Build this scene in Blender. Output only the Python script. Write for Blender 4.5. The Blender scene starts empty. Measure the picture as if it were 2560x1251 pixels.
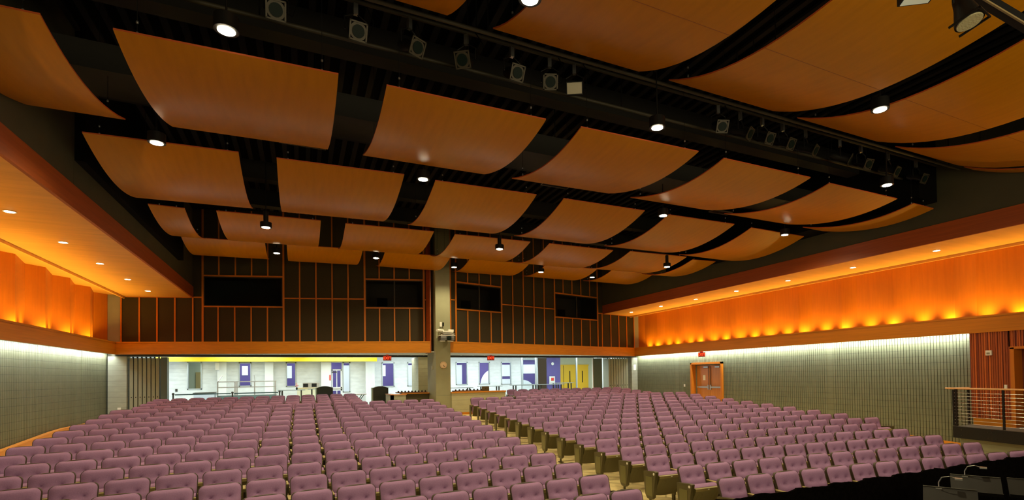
import bpy, bmesh, math, random
from mathutils import Vector, Matrix
random.seed(7)
PI=math.pi; R_=math.radians
scn=bpy.context.scene; C=scn.collection
ZE=2.39            # eye height above the front floor; all heights below are measured from the eye and lifted by ZE

# ------------------------------------------------------------------ camera
W,H=2560.,1251.
P=(1380.,913.9)
def cdir(p): return Vector((p[0]-P[0],-(p[1]-P[1]),-F))
VY=(753.,948.); VX=(4050.,900.2)
F=math.sqrt(-((VY[0]-P[0])*(VX[0]-P[0])+(VY[1]-P[1])*(VX[1]-P[1])))
aY=cdir(VY).normalized(); aX=cdir(VX); aX=(aX-aX.dot(aY)*aY).normalized(); aZ=aX.cross(aY)
# rows of cam->world rotation are the world axes expressed in camera space
ROT=Matrix((aX,aY,aZ))
cam_d=bpy.data.cameras.new('camera'); cam=bpy.data.objects.new('camera',cam_d); C.objects.link(cam)
cam_d.sensor_width=36; cam_d.lens=F*36/W; cam_d.shift_x=-(P[0]-W/2)/W; cam_d.shift_y=(P[1]-H/2)/W
cam_d.clip_start=.05; cam_d.clip_end=200
cam.matrix_world=Matrix.Translation((0,0,ZE)) @ ROT.to_4x4()
scn.camera=cam
def proj(x,y,z):       # z measured from the eye
    c=ROT.transposed() @ Vector((x,y,z))
    if c.z>-.05: return None
    return (P[0]+F*c.x/-c.z, P[1]-F*c.y/-c.z, -c.z)

# ------------------------------------------------------------------ materials
def nt(name):
    m=bpy.data.materials.new(name); m.use_nodes=True; n=m.node_tree; b=n.nodes['Principled BSDF']; return m,n,b
def lnk(n,a,b): n.links.new(a,b)
def mat(name,col,rough=.6,metal=0,spec=.5,noise=0,scale=8,bump=0,stretch=(1,1,1),emit=0,ecol=None,coat=0):
    m,n,b=nt(name)
    b.inputs['Base Color'].default_value=(*col,1); b.inputs['Roughness'].default_value=rough; b.inputs['Metallic'].default_value=metal
    b.inputs['Specular IOR Level'].default_value=spec; b.inputs['Coat Weight'].default_value=coat
    if emit:
        b.inputs['Emission Color'].default_value=(*(ecol or col),1); b.inputs['Emission Strength'].default_value=emit
    if noise or bump:
        tc=n.nodes.new('ShaderNodeTexCoord'); mp=n.nodes.new('ShaderNodeMapping'); mp.inputs['Scale'].default_value=stretch
        ns=n.nodes.new('ShaderNodeTexNoise'); ns.inputs['Scale'].default_value=scale; ns.inputs['Detail'].default_value=4
        lnk(n,tc.outputs['Object'],mp.inputs[0]); lnk(n,mp.outputs[0],ns.inputs['Vector'])
        if noise:
            mx=n.nodes.new('ShaderNodeMix'); mx.data_type='RGBA'; mx.blend_type='MULTIPLY'; mx.inputs[0].default_value=1
            rp=n.nodes.new('ShaderNodeMapRange'); rp.inputs[1].default_value=.3; rp.inputs[2].default_value=.7; rp.inputs[3].default_value=1-noise; rp.inputs[4].default_value=1+noise
            lnk(n,ns.outputs['Fac'],rp.inputs[0]); mx.inputs[6].default_value=(*col,1); lnk(n,rp.outputs[0],mx.inputs[7]); lnk(n,mx.outputs[2],b.inputs['Base Color'])
        if bump:
            bp=n.nodes.new('ShaderNodeBump'); bp.inputs['Strength'].default_value=bump; bp.inputs['Distance'].default_value=.01
            lnk(n,ns.outputs['Fac'],bp.inputs['Height']); lnk(n,bp.outputs[0],b.inputs['Normal'])
    return m
WOOD=(.52,.180,.003)
wood_x=mat('wood_grain_along_x',WOOD,.42,noise=.12,scale=3,stretch=(.25,3,9))
wood_y=mat('wood_grain_along_y',WOOD,.42,noise=.12,scale=3,stretch=(3,.25,9))
wood_v=mat('wood_grain_vertical',(.52,.155,.004),.5,noise=.07,scale=3,stretch=(5,5,.3))
wood_panel=mat('ceiling_panel_veneer',(.44,.172,.002),.32,noise=.07,scale=2.2,stretch=(5,.6,1),spec=.13)
seam_m=mat('panel_seam',(.25,.07,.004),.5)
wood_edge=mat('panel_edge_red',(.55,.10,.02),.5)
wood_shaded=mat('shaded_red_wood',(.33,.065,.006),.5,noise=.15,scale=3,stretch=(3,.25,9))  # same wood as the fascias, its weaker light painted in as deeper red-brown
soffit_wood=mat('soffit_veneer',(.66,.34,.08),.38,noise=.10,scale=2,stretch=(.4,3,1))
dark_panel=mat('dark_fabric_panel',(.036,.025,.007),.9,noise=.1,scale=30)
olive=mat('olive_painted_gypsum',(.055,.05,.022),.8,noise=.08,scale=2)
black=mat('matte_black',(.004,.0035,.003),.9,spec=.1)
blackm=mat('black_metal',(.010,.009,.008),.5,metal=.2,spec=.3)
dk_metal=mat('dark_bronze_metal',(.035,.03,.02),.5,metal=.4)
steel=mat('brushed_steel',(.55,.55,.52),.35,metal=.9)
alum=mat('aluminium_frame',(.45,.5,.5),.4,metal=.6)
purple=mat('purple_upholstery',(.32,.18,.325),.9,spec=.15,noise=.06,scale=60,bump=.15)
trimb=mat('brown_piping',(.045,.028,.012),.6)
oliveplastic=mat('olive_plastic_shell',(.10,.085,.028),.42)
panrim=mat('olive_rim',(.26,.21,.08),.4)
olivemet=mat('olive_end_panel',(.075,.062,.022),.38,metal=.1)
armcap=mat('tan_armrest',(.42,.33,.12),.5)
plate=mat('number_plate',(.8,.78,.7),.4)
white=mat('white_plastic',(.75,.73,.66),.5)
whitewall=mat('white_painted_block',(.72,.74,.72),.7,noise=.03,scale=3)
grayblock=mat('grey_painted_block',(.30,.31,.27),.7,noise=.05,scale=3)
olivewall=mat('olive_painted_block',(.26,.25,.15),.7,noise=.05,scale=3)
yellow=mat('yellow_paint',(.85,.60,.01),.5)
yellow_door=mat('yellow_door_paint',(.80,.48,.015),.45)
purplewall=mat('purple_wall_paint',(.10,.07,.24),.6)
tile=mat('white_ceiling_tile',(.62,.64,.60),.8,noise=.04,scale=20)
beige=mat('beige_folding_panel',(.27,.27,.19),.6)
red_sign=mat('exit_sign_housing',(.10,.004,.002),.5,emit=.12,ecol=(1,.02,.01))
red_let=mat('exit_letters_lit',(1,.1,.02),.5,emit=2.2,ecol=(1,.05,.012))
lamp_w=mat('house_lamp_lens',(1,.95,.8),.4,emit=60,ecol=(1,.86,.58))
lamp_s=mat('soffit_lamp_lens',(1,.9,.7),.4,emit=14,ecol=(1,.78,.5))
lamp_c=mat('lobby_lamp_lens',(1,1,1),.4,emit=8,ecol=(.95,1,1))
lens=mat('stage_lamp_lens',(.006,.014,.011),.5,spec=.12)
flood=mat('flood_lamp_lens',(.42,.38,.26),.3)
clockf=mat('clock_face',(.70,.50,.32),.5)
curtain_m=mat('black_velour',(.004,.0032,.0028),1.0,spec=0,noise=.3,scale=20)
redbox=mat('red_alarm',(.7,.05,.03),.4)
paper=mat('paper_notice',(.8,.78,.68),.7)
pink=mat('pink_flowers',(.75,.35,.35),.7)
concrete=mat('stage_deck',(.10,.085,.06),.7,noise=.2,scale=6)
glass,gn,gb=nt('window_glass'); gb.inputs['Base Color'].default_value=(.9,.95,.95,1); gb.inputs['Roughness'].default_value=.02; gb.inputs['Transmission Weight'].default_value=1; gb.inputs['IOR'].default_value=1.05; gb.inputs['Specular IOR Level'].default_value=.9
dglass=mat('dark_booth_glass',(.012,.012,.010),.06,spec=.7)

def block(name,col,crack=.5,vert=0):
    m,n,b=nt(name); b.inputs['Roughness'].default_value=.55
    tc=n.nodes.new('ShaderNodeTexCoord'); sp=n.nodes.new('ShaderNodeSeparateXYZ'); lnk(n,tc.outputs['Object'],sp.inputs[0])
    def mth(op,a,bv=None):
        q=n.nodes.new('ShaderNodeMath'); q.operation=op
        for i,v in enumerate((a,bv)):
            if v is None: continue
            if isinstance(v,(int,float)): q.inputs[i].default_value=v
            else: lnk(n,v,q.inputs[i])
        return q.outputs[0]
    fz=mth('FRACT',mth('DIVIDE',mth('ADD',sp.outputs['Z'],10.0),.2032)); line=mth('LESS_THAN',fz,.055)
    ns=n.nodes.new('ShaderNodeTexNoise'); ns.inputs['Scale'].default_value=1.4; mp=n.nodes.new('ShaderNodeMapping'); mp.inputs['Scale'].default_value=(2,2,5)
    lnk(n,tc.outputs['Object'],mp.inputs[0]); lnk(n,mp.outputs[0],ns.inputs['Vector'])
    rp=n.nodes.new('ShaderNodeMapRange'); rp.inputs[3].default_value=.82; rp.inputs[4].default_value=1.16; lnk(n,ns.outputs['Fac'],rp.inputs[0])
    val=mth('MULTIPLY',rp.outputs[0],mth('SUBTRACT',1.0,mth('MULTIPLY',line,crack)))
    mx=n.nodes.new('ShaderNodeMix'); mx.data_type='RGBA'; mx.blend_type='MULTIPLY'; mx.inputs[0].default_value=1; mx.inputs[6].default_value=(*col,1)
    lnk(n,val,mx.inputs[7]); lnk(n,mx.outputs[2],b.inputs['Base Color'])
    bp=n.nodes.new('ShaderNodeBump'); bp.inputs['Strength'].default_value=.6; bp.inputs['Distance'].default_value=.01; lnk(n,mth('SUBTRACT',1.0,line),bp.inputs['Height']); lnk(n,bp.outputs[0],b.inputs['Normal'])
    return m
cmu=block('ribbed_concrete_block',(.135,.138,.08),.5)
cmu_flat=block('smooth_concrete_block',(.32,.33,.26),.25)
cmu_tan=block('tan_concrete_block',(.40,.38,.25),.22)
cmu_white=block('white_concrete_block',(.70,.73,.72),.08)

# striped vertical slats
slat,sn,sb=nt('dark_red_slats'); sb.inputs['Roughness'].default_value=.45
_tc=sn.nodes.new('ShaderNodeTexCoord'); _mp=sn.nodes.new('ShaderNodeMapping'); _mp.inputs['Scale'].default_value=(0,17,0.02); _ns=sn.nodes.new('ShaderNodeTexNoise'); _ns.inputs['Scale'].default_value=1; _cr=sn.nodes.new('ShaderNodeValToRGB')
lnk(sn,_tc.outputs['Object'],_mp.inputs[0]); lnk(sn,_mp.outputs[0],_ns.inputs['Vector']); lnk(sn,_ns.outputs['Fac'],_cr.inputs[0])
_cr.color_ramp.elements[0].position=.38; _cr.color_ramp.elements[0].color=(.14,.018,.004,1); _cr.color_ramp.elements[1].position=.62; _cr.color_ramp.elements[1].color=(.55,.12,.014,1)
lnk(sn,_cr.outputs[0],sb.inputs['Base Color'])

# aisle carpet: pale with broad darker herringbone streaks
carpet,cn,cb=nt('patterned_carpet'); cb.inputs['Roughness'].default_value=.95
_tc=cn.nodes.new('ShaderNodeTexCoord'); _w=cn.nodes.new('ShaderNodeTexBrick'); _w.inputs['Scale'].default_value=1.0
_w.inputs['Color1'].default_value=(.95,.76,.36,1); _w.inputs['Color2'].default_value=(.62,.48,.22,1); _w.inputs['Mortar'].default_value=(.62,.48,.22,1)
_w.inputs['Mortar Size'].default_value=.02; _w.inputs['Brick Width'].default_value=1.3; _w.inputs['Row Height'].default_value=.25
_mp=cn.nodes.new('ShaderNodeMapping'); _mp.inputs['Rotation'].default_value=(0,0,R_(38)); _n2=cn.nodes.new('ShaderNodeTexNoise'); _n2.inputs['Scale'].default_value=40
_mx=cn.nodes.new('ShaderNodeMix'); _mx.data_type='RGBA'; _mx.blend_type='MULTIPLY'; _mx.inputs[0].default_value=.25
lnk(cn,_tc.outputs['Object'],_mp.inputs[0]); lnk(cn,_mp.outputs[0],_w.inputs['Vector']); lnk(cn,_tc.outputs['Object'],_n2.inputs['Vector'])
lnk(cn,_w.outputs['Color'],_mx.inputs[6]); lnk(cn,_n2.outputs['Color'],_mx.inputs[7]); lnk(cn,_mx.outputs[2],cb.inputs['Base Color'])

# ------------------------------------------------------------------ mesh builder
class MB:
    def __init__(s): s.v=[]; s.f=[]; s.m=[]; s.sm=[]
    def add(s,vs,fs,mi=0,smooth=False):
        o=len(s.v); s.v+= [tuple(v) for v in vs]; s.f+=[tuple(o+i for i in f) for f in fs]; s.m+=[mi]*len(fs); s.sm+=[smooth]*len(fs); return s
    def box(s,x0,x1,y0,y1,z0,z1,mi=0,M=None):
        vs=[Vector((x,y,z)) for z in (z0,z1) for y in (y0,y1) for x in (x0,x1)]
        if M: vs=[M@v for v in vs]
        return s.add(vs,[(0,2,3,1),(4,5,7,6),(0,1,5,4),(2,6,7,3),(0,4,6,2),(1,3,7,5)],mi)
    def quad(s,a,b,c,d,mi=0): return s.add([a,b,c,d],[(0,1,2,3)],mi)
    def prism(s,poly,z0,z1,mi=0):       # poly in xy
        n=len(poly); vs=[(x,y,z0) for x,y in poly]+[(x,y,z1) for x,y in poly]
        return s.add(vs,[tuple(range(n))[::-1],tuple(range(n,2*n))]+[(i,(i+1)%n,n+(i+1)%n,n+i) for i in range(n)],mi)
    def tube(s,pts,r,n=8,mi=0,caps=True):
        pts=[Vector(p) for p in pts]; vs=[]; fs=[]; rr=r if isinstance(r,(list,tuple)) else [r]*len(pts)
        up=None
        for i,p in enumerate(pts):
            t=(pts[min(i+1,len(pts)-1)]-pts[max(i-1,0)]).normalized()
            if up is None: up=Vector((0,0,1)) if abs(t.z)<.9 else Vector((1,0,0))
            a=t.cross(up); 
            if a.length<1e-5: a=t.cross(Vector((0,1,0)))
            a.normalize(); b=t.cross(a).normalized(); up=-b if False else up
            for k in range(n):
                an=2*PI*k/n; vs.append(p+(a*math.cos(an)+b*math.sin(an))*rr[i])
        for i in range(len(pts)-1):
            for k in range(n): fs.append((i*n+k,i*n+(k+1)%n,(i+1)*n+(k+1)%n,(i+1)*n+k))
        if caps: fs.append(tuple(range(n))[::-1]); fs.append(tuple((len(pts)-1)*n+k for k in range(n)))
        return s.add(vs,fs,mi,True)
    def lathe(s,prof,n=20,mi=0,M=None):  # prof [(r,z)]
        vs=[]; fs=[]
        for r,z in prof:
            for k in range(n): vs.append(Vector((r*math.cos(2*PI*k/n),r*math.sin(2*PI*k/n),z)))
        if M: vs=[M@v for v in vs]
        for i in range(len(prof)-1):
            for k in range(n): fs.append((i*n+k,i*n+(k+1)%n,(i+1)*n+(k+1)%n,(i+1)*n+k))
        fs.append(tuple(range(n))[::-1]); fs.append(tuple((len(prof)-1)*n+k for k in range(n)))
        return s.add(vs,fs,mi,True)
    def mesh(s,name,mats):
        me=bpy.data.meshes.new(name); me.from_pydata(s.v,[],s.f); me.update()
        for m in (mats if isinstance(mats,(list,tuple)) else [mats]): me.materials.append(m)
        me.polygons.foreach_set('material_index',s.m); me.polygons.foreach_set('use_smooth',s.sm)
        if any(s.sm):
            try: me.set_sharp_from_angle(angle=R_(40))
            except Exception: pass
        return me
    def build(s,name,mats,parent=None):
        o=bpy.data.objects.new(name,s.mesh(name,mats)); C.objects.link(o)
        if parent: o.parent=parent
        return o
    def at(s,dx,dy,dz):
        s.v=[(a+dx,b+dy,c+dz) for a,b,c in s.v]; return s
def tag(o,label=None,cat=None,group=None,kind=None):
    if label: o['label']=label
    if cat: o['category']=cat
    if group: o['group']=group
    if kind: o['kind']=kind
    return o
def empty(name,loc,rz=0,label=None,cat=None,group=None):
    o=bpy.data.objects.new(name,None); C.objects.link(o); o.location=loc; o.rotation_euler=(0,0,rz); o.empty_display_size=.1
    return tag(o,label,cat,group)
def struct(mb,name,mats,parent=None,label=None,cat=None):
    o=mb.build(name,mats,parent)
    if not parent: o['kind']='structure'
    return tag(o,label,cat)
def dup(root,loc,rz):
    r=root.copy(); C.objects.link(r); r.location=loc; r.rotation_euler=(0,0,rz)
    for ch in list(root.children):
        c=ch.copy(); C.objects.link(c); c.parent=r
        for g in list(ch.children):
            d=g.copy(); C.objects.link(d); d.parent=c
    return r
def text_mesh(s,size,name,m,parent,loc,rot,depth=.004):
    cu=bpy.data.curves.new(name,'FONT'); cu.body=s; cu.size=size; cu.align_x='CENTER'; cu.align_y='CENTER'; cu.extrude=depth; cu.offset=.001
    t=bpy.data.objects.new(name+'_c',cu); C.objects.link(t); bpy.context.view_layer.update()
    me=bpy.data.meshes.new_from_object(t.evaluated_get(bpy.context.evaluated_depsgraph_get())); bpy.data.objects.remove(t); bpy.data.curves.remove(cu)
    me.materials.clear(); me.materials.append(m); o=bpy.data.objects.new(name,me); C.objects.link(o); o.parent=parent; o.location=loc; o.rotation_euler=rot
    return o
def light(kind,loc,energy,col=(1,1,1),rot=(0,0,0),**kw):
    d=bpy.data.lights.new('lamp_light',kind); d.energy=energy; d.color=col
    for k,v in kw.items(): setattr(d,k,v)
    o=bpy.data.objects.new('lamp_light',d); C.objects.link(o); o.location=loc; o.rotation_euler=rot
    return o
def z(v): return v+ZE
ORD=['first','second','third','fourth','fifth','sixth','seventh','eighth','ninth','tenth','eleventh','twelfth','thirteenth','fourteenth','fifteenth','sixteenth','seventeenth','eighteenth','nineteenth']

# ------------------------------------------------------------------ seating law
XC,YC,R0,DR=3.5037,-39.6921,45.6793,.8661
CH=.80
def rowR(r): return R0+DR*r+(2.6695 if r>=15 else 0)
def topz(r): return -1.5863+.0559*r+.0002*r*r if r<15 else -.831+.0526*(r-15)
def floorz(x,y):
    if x<-4.9 or x>14.9:
        e=min(1,(-4.9-x if x<0 else x-14.9)/.6); return floorc(x,y)*(1-e)+min(-1.6,max(-2.52,-2.55+.068*(y-6.5)))*e
    return floorc(x,y)
def floorc(x,y):
    R=math.hypot(x-XC,y-YC); r=(R-R0)/DR
    if r<-.6: return -2.42
    if r<14.5: return min(-1.585,topz(max(r,-.6))-CH)
    rr=(R-2.6695-R0)/DR
    if rr<14.7: return -1.60+(-1.631-.0526*.3+1.60)*max(0,(rr-14.0)/.7)*0.0-(.0)
    return max(-1.64,-.831+.0526*(rr-15)-CH)
fl=MB(); nx,ny=98,88; x0,x1,y0,y1=-6.7,17.75,4.66,25.2
vs=[]
for j in range(ny+1):
    for i in range(nx+1):
        x=x0+(x1-x0)*i/nx; y=y0+(y1-y0)*j/ny; vs.append((x,y,z(floorz(x,y))))
fs=[(j*(nx+1)+i,j*(nx+1)+i+1,(j+1)*(nx+1)+i+1,(j+1)*(nx+1)+i) for j in range(ny) for i in range(nx)]
fl.add(vs,fs,0,True); struct(fl,'floor',carpet)
struct(MB().box(-8,19.5,-4,4.68,z(-2.6),z(-2.42)),'floor_pit',black)
struct(MB().box(-8,2.2,-4,1.1,z(-2.42),z(-1.6)),'floor_stage',concrete)

# ------------------------------------------------------------------ side walls
YB=25.1
def ribwall(xf,ya,yb,za,zb,sgn,mb,openings=(),flats=()):
    # ribs run vertically; face at xf, grooves cut away from the room by .014
    prof=[]; p=.0889; y=ya
    while y<yb-1e-6:
        e=min(y+p,yb); fl_=any(a-.02<y<b for a,b in flats)
        if fl_: prof+= [(y,xf+sgn*.014),(e,xf+sgn*.014)]
        else: prof+=[(y,xf),(y+(e-y)*.78,xf),(y+(e-y)*.82,xf+sgn*.022),(y+(e-y)*.96,xf+sgn*.022)]
        y=e
    prof.append((yb,xf))
    for (a,xa),(b,xb) in zip(prof[:-1],prof[1:]):
        zz=za; top=zb
        for (oa,ob,oz) in openings:
            if a>=oa-.03 and b<=ob+.03: zz=oz
        vs=[(xa,a,z(zz)),(xb,b,z(zz)),(xb,b,z(top)),(xa,a,z(top))]
        mb.add(vs,[(0,1,2,3)] if sgn>0 else [(3,2,1,0)],0)
    return mb
XL,XR=-6.65,17.62
struct(ribwall(XL,2.0,25.9,-2.6,1.25,-1,MB(),flats=((22.2,22.55),)),'wall_left',cmu)
struct(ribwall(XR,8.2,25.2,-2.6,1.25,1,MB(),openings=((18.2,20.25,.47),),flats=((21.37,21.6),(12.6,12.9))),'wall_right',cmu)
# wood base on both side walls, stepping with the floor
def basewood(xa,xb,ya,yb,h,name):
    mb=MB(); n=24
    for i in range(n):
        a=ya+(yb-ya)*i/n; b=ya+(yb-ya)*(i+1)/n; xm=(xa+xb)/2
        za=floorz(xm,a); zb=floorz(xm,b)
        vs=[(x,y,zz) for x in (xa,xb) for y,zz in ((a,z(za-.05)),(b,z(zb-.05)),(b,z(zb+h)),(a,z(za+h)))]
        mb.add(vs,[(0,1,2,3),(7,6,5,4),(3,2,6,7)],0)
    return struct(mb,name,wood_y)
basewood(XL+.02,XL+.16,4.5,24.0,.20,'baseboard_left'); basewood(XR-.05,XR+.02,8.4,18.1,.22,'baseboard_right')
# fascia boards at eye level plus lip, ledge and dropped trim
def fascia(name,x0_,x1_,ya,yb):
    mb=MB(); mb.box(x0_,x1_,ya,yb,z(1.03),z(1.44)); i0,i1=(x0_,x1_-.012) if x1_<0 else (x0_+.012,x1_)
    mb.box(i0,i1,ya,yb,z(1.44),z(1.462)); mb.box(x0_,x1_,ya,yb,z(1.462),z(1.515))
    return struct(mb,name,wood_y)
fascia('trim_1',-6.40,-6.35,0,24.95); fascia('trim_2',17.31,17.36,0,24.8)
struct(MB().box(-7.2,-6.47,0,26,z(1.06),z(1.10)),'trim_3',olivewall); struct(MB().box(17.45,18.3,0,25.3,z(1.06),z(1.10)),'trim_4',olivewall)
# wavy lit wood wall above the fascia
def wavy(xb,sgn,name,ya,yb,off,flip):
    mb=MB(); pts=[]; y=off; A=.15 if sgn>0 else .30
    while y<yb+2:
        pts+=[(y,xb+sgn*A),(y+.45,xb)] if not flip else [(y,xb),(y+1.33,xb+sgn*A)]
        y+=1.83
    pts=[p for p in pts if ya-2<p[0]<yb+2]
    for (a,xa),(b,xb_) in zip(pts[:-1],pts[1:]):
        vs=[(xa,a,z(1.2)),(xb_,b,z(1.2)),(xb_,b,z(3.45)),(xa,a,z(3.45))]
        mb.add(vs,[(0,1,2,3)] if sgn<0 else [(3,2,1,0)],0)
        pass
    return struct(mb,name,wood_v)
wavy(-6.86,-1,'wall_left_upper',4,26,4.0-.6+.13,False)
wavy(17.92,1,'wall_right_upper',2,25.2,1.47,True)
# soffits
struct(MB().box(-6.30,-3.97,0,26.4,z(3.38),z(3.42)).box(-6.36,-6.30,0,26.2,z(3.30),z(3.42)),'ceiling_left',soffit_wood)
struct(MB().box(15.12,17.26,0,25.6,z(3.38),z(3.42)).box(17.26,17.32,0,25.4,z(3.30),z(3.42)),'ceiling_right',soffit_wood)
struct(MB().box(-7.6,-6.3,0,26.4,z(3.45),z(3.49)),'ceiling_left_cove',soffit_wood)
struct(MB().box(17.26,18.6,0,25.6,z(3.45),z(3.49)),'ceiling_right_cove',soffit_wood)
struct(MB().box(-3.99,-3.93,0,25.3,z(3.36),z(3.815)),'trim_5',wood_shaded); struct(MB().box(15.08,15.14,0,24.7,z(3.36),z(3.83)),'trim_6',wood_shaded)
struct(MB().box(-4.2,-3.96,0,25.6,z(3.815),z(7.2)).box(-3.965,-3.955,13,13.02,z(3.82),z(4.3)),'wall_left_high',olive)
struct(MB().box(15.11,15.35,0,25.0,z(3.83),z(7.2)),'wall_right_high',olive)
struct(MB().box(-3.96,-3.8,13.05,22.5,z(4.33),z(7.2)),'trim_7',black); struct(MB().box(14.3,15.11,7.75,18,z(4.42),z(7.2)),'trim_8',black)
struct(MB().box(-4.2,15.4,-1,26.5,z(7.0),z(7.1)),'ceiling',black)
# ribs of the black deck and beams seen in the gaps
mb=MB()
for yy in (9.3,12.6,16.4,18.9): mb.box(-4,15.1,yy,yy+.35,z(5.6),z(6.1))
struct(mb,'ceiling_beams',mat('dark_steel_beam',(.014,.012,.008),.8))
mb=MB()
for i in range(60): mb.box(-4+.32*i,-4+.32*i+.12,1,24,z(6.9),z(6.96))
struct(mb,'ceiling_deck_ribs',mat('dark_deck',(.006,.005,.005),.8))
struct(MB().box(-3.9,15.1,10.6,11.6,z(5.05),z(5.5)),'ceiling_duct',mat('dark_duct',(.018,.016,.011),.7))

# ------------------------------------------------------------------ back wall wings
def wyL(x): return 22.6+.28*(5.5-x)
def wyR(x): return 22.2+.25*(x-5.5)
def wingface(mb,xa,xb,za,zb,fy,off=0,mi=0):
    mb.add([(xa,fy(xa)-off,z(za)),(xb,fy(xb)-off,z(za)),(xb,fy(xb)-off,z(zb)),(xa,fy(xa)-off,z(zb))],[(0,1,2,3)],mi)
def wingbar(mb,xa,xb,za,zb,fy,d=.035,mi=0,back=.0):
    v=[]
    for off in (d,-back):
        v+=[(xa,fy(xa)-off,z(za)),(xb,fy(xb)-off,z(za)),(xb,fy(xb)-off,z(zb)),(xa,fy(xa)-off,z(zb))]
    mb.add(v,[(0,1,2,3),(7,6,5,4),(0,4,5,1),(3,2,6,7),(0,3,7,4),(1,5,6,2)],mi)
ZB,ZS,ZT=1.515,3.385,7.05
WINS=[('L',-3.60,-.65,3.035,4.25,0),('L',2.47,4.85,3.035,4.22,1),('R',6.16,8.52,3.01,4.16,1),('R',11.70,14.70,3.01,4.2,1)]
def wing(side,xa,xb,fy,vert_low,vert_up,name):
    mb=MB(); ws=[w for w in WINS if w[0]==side]; xs=sorted({xa,xb,*[w[1] for w in ws],*[w[2] for w in ws]})
    for a,b in zip(xs[:-1],xs[1:]):
        w=[q for q in ws if q[1]<=a+1e-6 and q[2]>=b-1e-6]
        if w: wingface(mb,a,b,ZB,w[0][3],fy); wingface(mb,a,b,w[0][4],ZT,fy)
        else: wingface(mb,a,b,ZB,ZT,fy)
    o=struct(mb,name,dark_panel)
    bt=MB(); t=.026
    for x in vert_low:
        inw=[w for w in ws if w[1]+.05<x<w[2]-.05]
        top=inw[0][3] if inw else (ZS if (x<-3.85 or x>14.9) else ZT)
        wingbar(bt,x-t,x+t,ZB,top,fy)
    for x in vert_up:
        inw=[w for w in ws if w[1]+.05<x<w[2]-.05]
        if inw: wingbar(bt,x-t,x+t,inw[0][4],ZT,fy)
    for w in ws:
        wingbar(bt,w[1]-t,w[2]+t,w[3]-.05,w[3],fy,.05); wingbar(bt,w[1]-t,w[2]+t,w[4],w[4]+.06,fy,.05)
        for x in (w[1],w[2]): wingbar(bt,x-t-.01,x+t+.01,ZB,ZT,fy,.04)
    xs2=sorted([xa]+[w[1] for w in ws]+[w[2] for w in ws]+[xb])
    for a,b in zip(xs2[0::2],xs2[1::2]): wingbar(bt,a,b,ZS-.025,ZS+.025,fy)
    wingbar(bt,xa,xb,ZB,ZB+.03,fy,.045)
    b=bt.build('batten_grid',wood_v,o)
    return o
wing('L',-6.43,5.14,wyL,[-6.43,-5.81,-5.2,-4.58,-3.95,-3.05,-2.45,-1.85,-1.25,-.04,.58,1.2,1.82,3.05,3.65,4.26,5.12],[-3.02,-2.42,-1.83,-1.23,3.05,3.65,4.26],'wall_back_left')
wing('R',5.70,17.66,wyR,[5.9,6.74,7.33,7.94,9.15,9.77,10.4,11.03,12.27,12.88,13.5,14.13,15.03,15.7,16.34,16.98,17.6],[6.75,7.33,7.94,12.27,12.88,13.5,14.13],'wall_back_right')
struct(MB().box(-6.87,-6.43,26.0,26.02,z(1.3),z(3.5)),'wall_back_return_left',grayblock); struct(MB().box(17.6,18.2,25.22,25.24,z(1.3),z(3.5)),'wall_back_return_right',grayblock)
# windows of the control rooms
for i,(side,xa,xb,za,zb,mul) in enumerate(WINS):
    fy=wyL if side=='L' else wyR
    fr=MB(); 
    for a,b,c,d in ((xa+.03,xa+.07,za,zb),(xb-.07,xb-.03,za,zb),(xa+.03,xb-.03,za,za+.035),(xa+.03,xb-.03,zb-.035,zb)): wingbar(fr,a,b,c,d,fy,.01,0,.10)
    if mul: m_=(xa+xb)/2; wingbar(fr,m_-.025,m_+.025,za,zb,fy,.01,0,.08)
    o=struct(fr,'window_%d'%(i+1),dk_metal)
    g=MB(); wingbar(g,xa+.05,xb-.05,za+.02,zb-.02,fy,-.05,0,.06); g.build('pane',glass,o)
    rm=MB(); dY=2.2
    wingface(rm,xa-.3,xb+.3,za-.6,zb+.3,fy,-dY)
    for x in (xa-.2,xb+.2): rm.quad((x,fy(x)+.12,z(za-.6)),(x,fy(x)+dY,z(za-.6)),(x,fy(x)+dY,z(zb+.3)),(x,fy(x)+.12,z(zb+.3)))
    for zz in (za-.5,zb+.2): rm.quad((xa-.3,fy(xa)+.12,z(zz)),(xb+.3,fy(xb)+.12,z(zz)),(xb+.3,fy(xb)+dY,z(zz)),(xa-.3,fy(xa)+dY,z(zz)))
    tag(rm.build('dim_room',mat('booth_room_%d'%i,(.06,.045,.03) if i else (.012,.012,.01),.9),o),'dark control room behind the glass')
    if i: 
        ch=MB(); xm=xa+(xb-xa)*.35; ch.box(xm-.22,xm+.22,fy(xm)+1.0,fy(xm)+1.06,z(za-.5),z(za+.55)); ch.build('chair_back',black,o)
# wing fascias
def fL(x): return 21.82+.2643*(5.5-x)
def fR(x): return 21.73+.2567*(x-5.5)
for nm,xa,xb,fy,wy in (('trim_9',-6.40,4.97,fL,wyL),('trim_10',5.74,17.36,fR,wyR)):
    mb=MB(); wingbar(mb,xa,xb,1.03,1.44,fy,0,0,.06); wingbar(mb,xa,xb,1.44,1.462,fy,-.012,0,.06); wingbar(mb,xa,xb,1.462,1.515,fy,0,0,.06)
    mb.quad((xa,fy(xa)+.05,z(1.512)),(xb,fy(xb)+.05,z(1.512)),(xb,wy(xb)+.1,z(1.512)),(xa,wy(xa)+.1,z(1.512)))
    struct(mb,nm,wood_x)
struct(MB().box(4.93,4.97,fL(4.97),22.9,z(1.03),z(7.0)),'trim_11',wood_shaded)
# central column
struct(MB().box(5.10,5.72,21.70,23.3,z(-.80),z(7.0)).box(5.085,5.735,21.66,23.3,z(-1.75),z(-.80)),'column',olivewall)
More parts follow.
